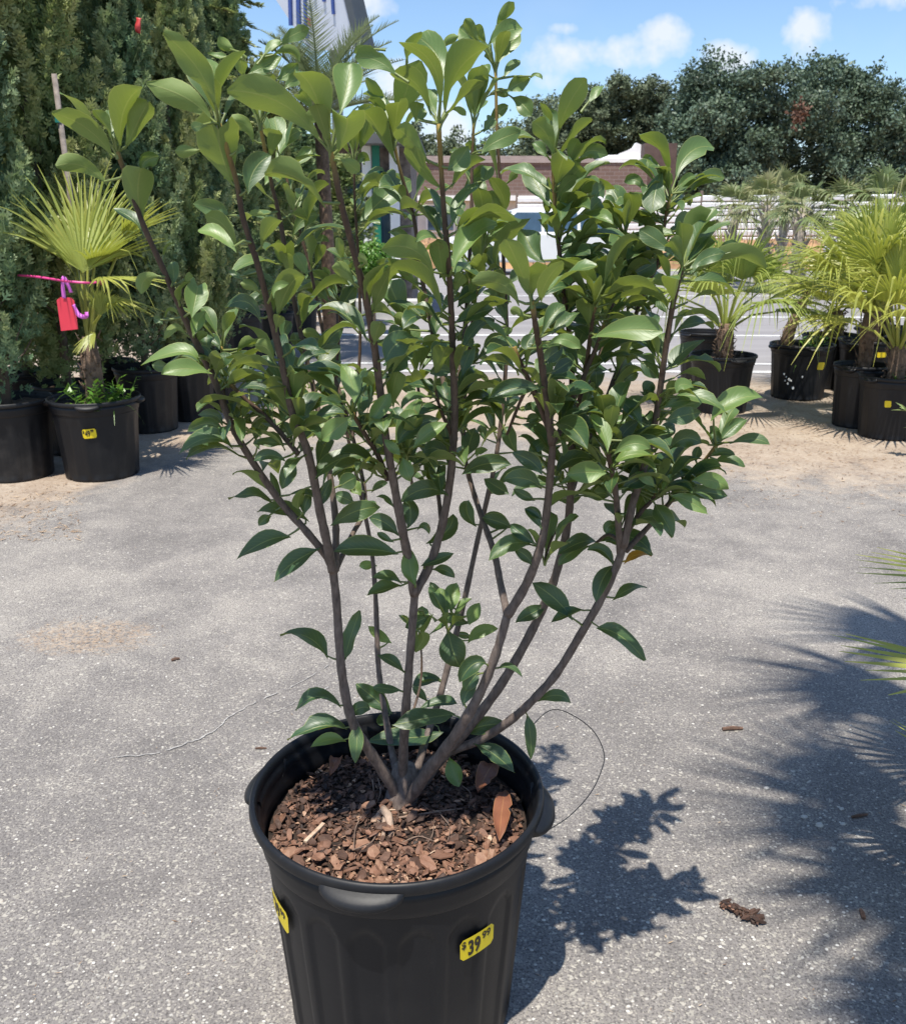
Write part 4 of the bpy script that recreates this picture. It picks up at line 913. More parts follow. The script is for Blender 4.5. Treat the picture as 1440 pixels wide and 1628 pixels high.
fan_palm('fan palm standing furthest back among the pots', x9, y9, .37, .5, .05, 11, .45, .5, M['palm_dk'], 18, G_P, tint=.3, droop=.4, elev=(.3, 1.4), nseg=26, width=.02)
weeds('small green weed in the stickered ribbed pot', x6 + .05, y6 - .06, .31, 7, 10, .04, .13)
# pale variegated plant poking in at the right edge
rg = random.Random(5); c = at_y(1436, 648, 5.0); root = empty('variegated_shrub', (c.x + .12, 5.0, 0), 'pale variegated shrub sprig entering beside the ribbed pot', 'shrub')
b = MB(); b.tube([(.1, 0, 0), (.06, 0, .2), (-.1, 0, c.z - .02)], [.012, .01, .005], 6); b.tube([(.06, 0, .2), (.12, .05, .45)], [.008, .004], 5); b.build('stem', M['trunk'], root)
def blade_leaf(P0, d, nrm, L_, w):
    b = MB(); d = d.normalized(); S = d.cross(nrm).normalized(); N_ = S.cross(d); vs = []; uv = []; n = 6
    for j in range(n + 1):
        t = j / n; ww = w * math.sin(math.pi * min(1, t ** .8 * .97 + .015)) ; p = P0 + d * L_ * t - Vector((0, 0, .12 * L_ * t * t))
        vs += [p - S * ww + N_ * ww * .3, p, p + S * ww + N_ * ww * .3]; uv += [(0.02, t), (.5, t), (.98, t)]
    b.add(vs, [f for j in range(n) for f in ((j * 3, j * 3 + 1, j * 3 + 4, j * 3 + 3), (j * 3 + 1, j * 3 + 2, j * 3 + 5, j * 3 + 4))], 0, uv); return b
for cc in (Vector((-.1, 0, c.z - .02)), Vector((.12, .05, .45)), Vector((-.02, 0, c.z - .1))):
    for i in range(11):
        a = i * 2.4; e = rg.uniform(-.2, .9); d = Vector((math.cos(a) * math.cos(e), math.sin(a) * math.cos(e), math.sin(e)))
        blade_leaf(cc, d, Vector((0, 0, 1)) - d * .3, rg.uniform(.055, .085), .012).build('leaf', M['varieg'], root, True)

# ------------------------------------------------------------------ fan palms in the ground beyond the car park, date palm, bush
far_p = [(1216, 19.0, 1.62, .56, 'grey-green palm with brown dead frond nearest the brick building', 61), (1272, 17.5, 1.45, .50, 'palm with pale criss-cross trunk in front of the white fence', 62),
         (1340, 17.0, 1.45, .52, 'palm with thick pale boots beside the spreading palm', 63), (1404, 16.5, 1.50, .72, 'wide spreading palm in front of the fence', 64),
         (1165, 20.5, 1.5, .55, 'small palm nearest the shrub in front of the fence', 65), (1475, 18, 1.6, .65, 'palm at the picture edge before the fence', 66), (1243, 22.5, 1.9, .55, 'palm behind the pair with criss-cross trunks', 67)]
for px, Y, hh, bl, lab, sd in far_p:
    fan_palm(lab, x_at(px, Y, 1), Y, 0, hh, .072, 15, .36, bl, M['palm_far'], sd, 'palms planted in front of the white fence', tint=.05 if sd not in (61,) else .25, droop=.55, elev=(-.3, 1.35), nseg=20, boots=True, width=.035, name='cabbage_palm')
def date_palm():
    Y = 8.8; cx = x_at(512, Y, 1.8); rg = random.Random(77); root = empty('date_palm', (cx, Y, 0), 'feathery grey-green date palm rising behind the shrub top', 'palm'); ht = at_y(512, 185, Y).z
    b = MB(); b.tube([(0, 0, -.05), (.02, 0, ht * .5), (0, 0, ht)], [.07, .06, .06], 10); b.build('trunk', M['palm_trunk'], root, True)
    for i in range(30):
        az = i * 2.399; e = rg.uniform(.15, 1.45); L_ = rg.uniform(.8, 1.25); d = Vector((math.cos(az) * math.cos(e), math.sin(az) * math.cos(e), math.sin(e))); f = MB(); path = []
        for j in range(12):
            t = j / 11; path.append(Vector((0, 0, ht)) + d * L_ * t + Vector((math.cos(az), math.sin(az), -.9)) * (.32 * L_ * t * t))
        f.tube(path, [.012 * (1 - k / 14) for k in range(12)], 4)
        for j in range(44):
            t = .12 + .86 * j / 43; k = min(10, int(t * 11)); p = path[k].lerp(path[k + 1], t * 11 - k); T = (path[k + 1] - path[k]).normalized(); S = T.cross(Vector((0, 0, 1)))
            S = S.normalized() if S.length > .05 else Vector((1, 0, 0)); up = S.cross(T)
            for sg in (-1, 1):
                dd = (S * sg + T * .75 + up * rg.uniform(.1, .5)).normalized(); l = .26 * math.sin(math.pi * min(.97, t * .8 + .17)) * rg.uniform(.85, 1.1); w = T * .010
                f.add([p - w, p + w, p + dd * l], [(0, 1, 2)])
        f.build('frond', M['pine'], root)
date_palm()
def ball_bush(label, px, py, Y, r, seed, mat=None):
    c = at_y(px, py, Y); rg = np.random.default_rng(seed); n = 3500; root = empty('round_bush', (c.x, Y, 0), label, 'bush')
    d = rg.normal(size=(n, 3)); d /= np.linalg.norm(d, axis=1)[:, None]; rr = r * rg.uniform(.6, 1.05, n) * (1 + .12 * np.sin(d[:, 0] * 9) * np.sin(d[:, 2] * 8)); P = d * rr[:, None] + np.array([0, 0, c.z])
    a1 = rg.normal(size=(n, 3)); a1 /= np.linalg.norm(a1, axis=1)[:, None]; a2 = np.cross(a1, d); V = np.stack([P - a1 * .022, P + a2 * .013, P + a1 * .022, P - a2 * .013], 1)
    link('crown', quads_mesh('crown', V, mat or M['weed'], np.clip(d[:, 2] * .3 + rg.normal(.1, .2, n), 0, 1)), root)
    b = MB(); b.tube([(0, 0, -.02), (0, 0, c.z)], [.03, .02], 6); b.build('stem', M['trunk'], root)
ball_bush('small round bright green bush by the shop step', 592, 415, 11.0, .24, 3)

# ------------------------------------------------------------------ palms beside the camera: only frond tips and shadows reach the picture
tp = (1.42, .05)
def rel(p): return Vector(p) + Vector((-.168, -.462, 1.4)) - Vector((tp[0], tp[1], 0))     # further up along the sun's direction
make_pot('black pot of the tall palm standing beside the photographer', tp[0], tp[1], .23, .41, soil=.36)
fan_palm('tall fan palm beside the photographer whose fronds shade the asphalt', tp[0], tp[1], 0, 3.75, .06, 0, .4, .5, M['palm'], 91, tint=.2, droop=.35, nseg=19, width=.036, spread=(1.2, 2.0), drop=.12, fused=.20, fronds=[
    (rel((.68, .80, 2.75)), (-.72, .58, -.1), .54), (rel((.66, .62, 2.6)), (-1, .05, -.15), .42), (rel((.98, 1.36, 2.8)), (-.95, .30, .0), .56), (rel((.60, .30, 2.7)), (-.9, -.25, -.1), .40),
    (rel((1.22, 1.72, 2.75)), (-.95, .35, .0), .55), (rel((1.0, 1.05, 2.95)), (-.8, .3, .25), .5), (rel((.78, .98, 2.5)), (-.9, .42, -.2), .36), (rel((.80, .15, 2.7)), (-.8, .3, -.1), .5), (rel((.92, .35, 2.9)), (-.8, -.3, .2), .5), (rel((1.5, 1.2, 2.9)), (.2, 1, .2), .5), (rel((1.9, .5, 2.8)), (1, -.3, .1), .5), (rel((1.4, -.05, 2.8)), (0, -1, .1), .5)])
lq = (1.34, 1.62)
def rel2(p): return Vector(p) - Vector((lq[0], lq[1], .36))
make_pot('black pot of the low palm reaching in at the right edge', lq[0], lq[1], .22, .41, soil=.36)
f_low = []
for hx, hy, tx, ty, yh, yt, bl in ((1590, 1078, 1372, 1092, 1.48, 1.42, .30), (1630, 930, 1384, 938, 1.75, 1.75, .34), (1650, 1300, 1400, 1200, 1.4, 1.36, .30)):
    hb = at_y(hx, hy, yh); t_ = at_y(tx, ty, yt); f_low.append((rel2(hb), t_ - hb, bl))
f_low += [((.1, .3, .5), (.3, 1, .1), .4), ((.35, .1, .5), (1, .2, .1), .4), ((.1, -.3, .55), (.3, -1, .1), .35)]
fan_palm('low yellow-green fan palm whose frond tips poke in at the right edge', lq[0], lq[1], .36, .22, .05, 0, .4, .4, M['palm'], 92, tint=.35, droop=.03, nseg=12, width=.021, spread=(1.2, 1.6), fronds=f_low)

# ------------------------------------------------------------------ the potted shrub
Y0 = 1.242; PX = (632 - 720) / FPX * 1.442
POT = make_pot('large black fluted pot with 39.99 stickers holding the shrub', PX, Y0, .232, .418, rotz=R(-9.5), hero=True, mat=M['pot'])
txt = [('$', -.0290, .0035, .0190, .80, .0004), ('39', -.0185, -.0135, .0385, .60, .0013), ('99', .0072, .0025, .0190, .88, .0006)]
sticker(POT, R(-90 + 37 + 9.5), .262, .062, .040, R(3), txt); sticker(POT, R(-90 - 59 + 9.5), .268, .064, .046, R(-8), txt)
# wire hoop hooked on the right-hand lug
b = MB(); w0 = at_y(868, 1322, Y0 - .02)
pts = [w0] + [at_y(px, py, Y0 + d) for px, py, d in ((905, 1298, .03), (938, 1262, .07), (956, 1225, .10), (960, 1198, .12), (945, 1165, .14), (915, 1140, .15), (880, 1128, .14), (850, 1150, .08), (836, 1185, .03))]
b.tube([Vector(p) for p in smooth_path([tuple(p) for p in pts], 5)], .0009, 5)
o = b.build('wire_hoop', M['wire'], POT); o.matrix_parent_inverse = Matrix.Translation((PX, Y0, 0)).inverted() @ Matrix.Identity(4) if False else (Matrix.Translation((PX, Y0, 0)) @ Matrix.Rotation(R(-9.5), 4, 'Z')).inverted()

SOIL_Z = .350
def mulch():
    root = empty('bark_mulch', (PX, Y0, SOIL_Z), 'brown bark chip mulch filling the big shrub pot', 'mulch'); n = 48; rr = (.2, .45, .7, .9, 1.0); Rm = .2065
    def hz(x, y): return .012 * mnoise.noise(Vector((x * 14, y * 14, 1.7))) + .006 * mnoise.noise(Vector((x * 45, y * 45, 4))) + .018 * math.exp(-((x * x + (y - .04) ** 2) / .006))
    vs = [(0, 0, hz(0, 0))]
    for r in rr: vs += [(r * Rm * math.cos(6.2832 * i / n), r * Rm * math.sin(6.2832 * i / n), hz(r * Rm * math.cos(6.2832 * i / n), r * Rm * math.sin(6.2832 * i / n))) for i in range(n)]
    b = MB(); b.add(vs, [(0, 1 + i, 1 + (i + 1) % n) for i in range(n)] + [(1 + j * n + i, 1 + (j + 1) * n + i, 1 + (j + 1) * n + (i + 1) % n, 1 + j * n + (i + 1) % n) for j in range(len(rr) - 1) for i in range(n)])
    b.build('soil', M['soil'], root, True)
    rg = random.Random(8)
    def chip(size):
        k = rg.randint(5, 7); asp = rg.uniform(.35, .8); th = size * rg.uniform(.10, .22); pts = []
        for i in range(k):
            a = 6.2832 * i / k + rg.uniform(-.25, .25); r = size * rg.uniform(.75, 1.1); pts.append(Vector((r * math.cos(a), r * asp * math.sin(a), 0)))
        cup = rg.uniform(-.3, .3) * size; topc = Vector((0, 0, th + cup)); vs = [p + Vector((0, 0, rg.uniform(-.12, .12) * size)) for p in pts] ; vs += [p * .93 + Vector((0, 0, th)) for p in vs] + [topc]
        fs = [tuple(range(k))[::-1]] + [(i, (i + 1) % k, k + (i + 1) % k, k + i) for i in range(k)] + [(k + i, k + (i + 1) % k, 2 * k) for i in range(k)]
        return vs, fs
    def pose():
        while True:
            x, y = rg.uniform(-Rm, Rm), rg.uniform(-Rm, Rm)
            if x * x + y * y < (Rm * .965) ** 2 and x * x + (y - .045) ** 2 > .0009: break
        R3 = Matrix.Rotation(rg.uniform(0, 6.28), 3, 'Z') @ Matrix.Rotation(rg.gauss(0, .38), 3, 'X') @ Matrix.Rotation(rg.gauss(0, .38), 3, 'Y')
        front = max(0, min(1, (.03 - y) / .16))
        t = min(1, max(0, rg.gauss(.32 + .28 * front, .21))) if rg.random() > .05 else rg.uniform(.85, 1)
        return x, y, R3, t, front
    for i in range(280):
        x, y, R3, t, fr_ = pose(); s = rg.uniform(.006, .0125) * (1 + .55 * fr_)
        t = min(t, .74); vs, fs = chip(s); b = MB(); p = Vector((x, y, hz(x, y) + rg.uniform(.004, .013))); b.add([R3 @ v for v in vs], fs, max(.02, t)); o = b.build('bark_chip', M['chip'], root); o.location = p
    b = MB()
    for i in range(4600):
        x, y, R3, t, fr_ = pose(); s = rg.uniform(.003, .0085); vs, fs = chip(s); p = Vector((x, y, hz(x, y) + rg.uniform(.0, .007))); b.add([R3 @ v + p for v in vs], fs, max(.02, t - .06))
    o = b.build('fine_bark', M['chip'], root); o['kind'] = 'stuff'
    for px, py, l, a in ((500, 1324, .05, 1.1), (655, 1290, .03, .3)):                      # pale straw splinters
        c = on_z(px, py, SOIL_Z + .014) - Vector((PX, Y0, SOIL_Z)); b = MB(); b.box(c, (l, .006, .003), Matrix.Rotation(a, 3, 'Z'), .97); b.build('splinter', M['chip'], root)
    return hz
HZ = mulch()

# ---- stems: image column, row, depth offset from the pot centre
STEMS = []
def stem(pts, r0, r1, t0, t1): STEMS.append((pts, r0, r1, t0, t1))
stem([(634, 1278, .035), (622, 1248, .02), (590, 1198, .0), (566, 1160, -.02), (552, 1120, -.03), (541, 1050, -.04), (535, 960, -.05), (529, 905, -.06)], .0115, .0088, 0, .05)
stem([(531, 912, -.06), (520, 886, -.06), (488, 846, -.07), (440, 790, -.08), (375, 690, -.11), (341, 605, -.13), (300, 520, -.15), (265, 440, -.17), (228, 358, -.18), (205, 292, -.19), (186, 240, -.20)], .0070, .0042, .1, .9)
stem([(529, 908, -.06), (519, 860, -.08), (508, 810, -.10), (490, 722, -.13), (465, 655, -.16), (450, 585, -.18), (430, 500, -.20), (408, 415, -.22), (386, 345, -.23), (375, 285, -.24), (348, 196, -.25)], .0080, .0040, .1, 1.0)
stem([(533, 908, -.06), (534, 860, -.04), (532, 812, -.03), (518, 716, .0), (500, 625, .02), (480, 540, .03), (461, 442, .03), (445, 349, .03), (431, 288, .02), (413, 196, .0)], .0065, .0036, .1, 1.0)
stem([(534, 905, -.06), (560, 850, .0), (580, 806, .04), (572, 740, .08), (545, 640, .10), (520, 560, .12), (494, 430, .13), (477, 370, .13), (461, 305, .14), (448, 250, .14)], .0048, .0030, .2, .9)
stem([(640, 1276, .045), (640, 1230, .03), (643, 1160, .0), (648, 1090, -.03), (655, 1000, -.05), (660, 936, -.06)], .0105, .0085, 0, .05)
stem([(659, 945, -.06), (648, 885, -.08), (638, 835, -.11), (628, 780, -.13), (614, 700, -.16), (604, 620, -.19), (594, 545, -.22), (580, 470, -.25), (561, 395, -.27), (542, 322, -.29), (532, 270, -.30), (526, 242, -.30)], .0080, .0042, .1, 1.0)
stem([(660, 942, -.06), (684, 896, -.05), (704, 830, -.06), (716, 760, -.08), (722, 680, -.10), (722, 620, -.12), (719, 545, -.15), (717, 490, -.17), (712, 405, -.19), (706, 340, -.20), (702, 280, -.21), (697, 196, -.22)], .0078, .0040, .1, 1.0)
stem([(640, 1272, .06), (622, 1190, .12), (608, 1110, .16), (601, 1050, .18), (597, 950, .20), (590, 870, .21), (572, 780, .22), (552, 690, .23), (536, 600, .24), (540, 520, .24), (538, 476, .23)], .0075, .0030, 0, .9)
stem([(650, 1270, .07), (676, 1180, .14), (700, 1105, .18), (722, 1020, .20), (736, 965, .21), (760, 855, .22), (786, 740, .23), (798, 655, .24), (806, 540, .25), (801, 430, .25), (796, 300, .25), (790, 210, .25), (788, 112, .25)], .0080, .0034, 0, 1.0)
stem([(644, 1282, .03), (672, 1238, .0), (712, 1186, -.03), (742, 1140, -.05), (766, 1095, -.06), (788, 1040, -.07), (807, 975, -.08)], .0125, .0095, 0, .05)
stem([(807, 978, -.08), (796, 930, -.05), (786, 880, -.02), (768, 828, .02), (752, 780, .05), (738, 720, .07), (738, 640, .09), (748, 540, .10), (756, 470, .10), (764, 420, .10), (771, 384, .10)], .0065, .0034, .1, 1.0)
stem([(807, 978, -.08), (836, 930, -.09), (856, 880, -.11), (867, 830, -.12), (876, 740, -.15), (877, 700, -.16), (863, 657, -.17), (840, 604, -.18), (824, 570, -.19), (817, 551, -.19)], .0082, .0042, .1, .95)
stem([(877, 705, -.16), (870, 640, -.19), (862, 585, -.21), (856, 545, -.23), (850, 510, -.25), (846, 478, -.26)], .0058, .0044, .3, 1.0)
stem([(878, 702, -.16), (890, 684, -.15), (906, 640, -.13), (922, 612, -.12), (950, 545, -.11), (963, 505, -.11)], .0048, .0036, .35, 1.0)
stem([(650, 1280, .05), (690, 1220, .06), (742, 1160, .05), (790, 1098, .04), (830, 1032, .03), (866, 960, .02), (886, 905, .01), (902, 835, .0), (908, 760, -.02), (909, 665, -.03), (909, 600, -.04), (906, 540, -.05), (896, 470, -.06), (889, 400, -.07), (883, 342, -.08), (879, 258, -.09)], .0112, .0038, 0, .95)
stem([(648, 1276, .05), (690, 1208, .07), (760, 1178, .04), (810, 1146, .01), (846, 1114, -.01), (885, 1070, -.02), (922, 1010, -.04), (958, 948, -.06), (984, 890, -.07), (991, 862, -.08)], .0092, .0082, 0, .1)
stem([(986, 880, -.07), (982, 820, -.10), (977, 770, -.13), (968, 728, -.15), (966, 700, -.16)], .0058, .0042, .15, .95)
stem([(991, 868, -.08), (1006, 800, -.09), (1026, 735, -.11), (1042, 668, -.12), (1056, 570, -.14), (1068, 492, -.15), (1080, 440, -.16), (1085, 425, -.16)], .0066, .0042, .15, .9)
stem([(988, 872, -.08), (1000, 842, -.07), (1020, 812, -.07), (1034, 798, -.07), (1043, 784, -.07)], .0050, .0036, .25, .9)
stem([(994, 876, -.07), (1030, 838, -.05), (1060, 804, -.05), (1084, 776, -.05), (1104, 752, -.05), (1138, 708, -.06)], .0050, .0034, .25, .95)
stem([(908, 780, -.01), (930, 720, .03), (962, 640, .06), (992, 560, .08), (1013, 493, .09), (1028, 452, .09), (1046, 416, .09), (1058, 345, .08), (1066, 308, .08)], .0056, .0034, .2, 1.0)
stem([(909, 700, -.02), (930, 640, .04), (955, 560, .06), (974, 480, .07), (988, 410, .06), (994, 372, .05)], .0046, .0032, .3, 1.0)
stem([(909, 690, -.02), (920, 640, -.06), (932, 580, -.10), (940, 520, -.13), (948, 476, -.15)], .0044, .0034, .35, .95)
stem([(720, 700, -.09), (708, 620, -.02), (690, 540, .02), (678, 480, .04), (669, 430, .05), (657, 342, .05), (640, 285, .04), (626, 228, .03)], .0050, .0034, .3, 1.0)
stem([(722, 660, -.10), (736, 560, .02), (744, 450, .10), (749, 350, .14), (750, 260, .15), (753, 194, .15)], .0046, .0032, .3, .95)
stem([(560, 700, .23), (572, 560, .24), (570, 420, .22), (564, 320, .20), (563, 252, .19)], .0036, .0028, .4, .9)
stem([(474, 722, -.14), (448, 690, -.13), (420, 660, -.12), (390, 634, -.12), (362, 606, -.12)], .0042, .0038, .4, .95)
stem([(372, 690, -.11), (358, 640, -.09), (354, 600, -.08), (353, 550, -.08)], .0030, .0026, .5, .95)
stem([(616, 762, -.13), (600, 722, -.15), (580, 690, -.17), (560, 656, -.19)], .0044, .0038, .4, .9)
stem([(655, 770, .0), (652, 750, -.10), (646, 724, -.14)], .0026, .0022, .5, .9)
stem([(702, 830, -.06), (690, 740, -.02), (672, 660, .0), (662, 600, .02)], .0040, .0030, .3, .8)
stem([(722, 700, -.09), (700, 650, -.12), (690, 610, -.13)], .0032, .0026, .4, .9)
stem([(640, 1180, .02), (668, 1090, .10), (669, 1020, .12)], .0030, .0024, .3, .7)
stem([(735, 970, .21), (716, 1000, .12), (712, 1000, .08)], .0028, .0022, .3, .8)
stem([(840, 610, -.18), (826, 640, -.14), (806, 690, -.06)], .0032, .0028, .3, .6)
stem([(902, 830, 0), (880, 850, -.08), (866, 890, -.1)], .0026, .0022, .4, .8)
stem([(991, 866, -.08), (968, 850, -.03), (949, 862, .0), (938, 872, .02)], .0034, .0028, .3, .6)

SHRUB_O = Vector((PX + .005, Y0 + .04, SOIL_Z))
SHRUB = empty('shrub', SHRUB_O, 'tall many-stemmed glossy green shrub growing in the big pot', 'shrub')
STEM_S = []                                  # sampled stems for hanging leaves: px, py, depth, 3-D point, radius
for pts, r0, r1, t0, t1 in STEMS:
    P = smooth_path(pts, 5); n = len(P); W = []; rad = []; tn = []
    for i, (px, py, d) in enumerate(P):
        t = i / (n - 1); w = at_y(px, py, Y0 + d); W.append(w)
        rr = (r1 * .66 + (r0 * .88 - r1 * .66) * (1 - t) ** 1.35) * (1 + .06 * math.sin(i * 2.1) + random.uniform(-.05, .05)); rad.append(rr); tn.append(t0 + (t1 - t0) * t ** 2.2)
        STEM_S.append((px, py, d, w, rr))
    b = MB(); b.tube(W, rad, 9, tn); b.build('stem', M['bark'], SHRUB, True, loc=tuple(W[0]))
# root flare, pale knob and rootlets
b = MB(); c0 = SHRUB_O; b.tube([c0 + Vector(v) for v in ((-.004, -.006, -.02), (-.002, -.004, .012), (.002, .0, .04), (.004, .004, .075))], [.036, .029, .024, .018], 12, 0.0); b.build('root_flare', M['bark'], SHRUB, True, loc=tuple(c0))
b = MB(); q = lambda px, py, dz: on_z(px, py, SOIL_Z + dz)
b.tube([q(604, 1318, .004), q(603, 1296, .018), q(610, 1288, .028), q(617, 1296, .028), q(622, 1320, .014), q(618, 1338, .004)], [.004, .0062, .0075, .0068, .005, .002], 8)
b.tube([q(612, 1300, .02), q(610, 1325, .012), q(606, 1345, .004)], [.005, .0038, .0015], 7); b.build('root_knob', M['root'], SHRUB, True, loc=tuple(q(610, 1300, .02)))
for path, r_ in (([(622, 1302), (650, 1298), (700, 1290), (735, 1286)], .0022), ([(618, 1330), (640, 1310), (665, 1300), (690, 1320)], .0013), ([(603, 1315), (590, 1340), (560, 1352)], .0017), ([(592, 1240), (594, 1262), (590, 1290)], .0014),
                 ([(600, 1235), (605, 1258), (600, 1275)], .0012), ([(575, 1298), (565, 1318), (562, 1350)], .0011), ([(640, 1340), (665, 1330), (690, 1338)], .0014), ([(735, 1250), (748, 1262), (745, 1285)], .0011), ([(690, 1300), (688, 1325), (680, 1340)], .001), ([(700, 1295), (715, 1315), (712, 1335)], .001)):
    b = MB(); W = smooth_path([tuple(q(x, y, .016 + .008 * math.sin(x))) for x, y in path], 4); b.tube([Vector(w) for w in W], [r_ * (1 - .5 * i / len(W)) for i in range(len(W))], 5); b.build('rootlet', M['rootlet'], SHRUB, True, loc=tuple(W[0]))

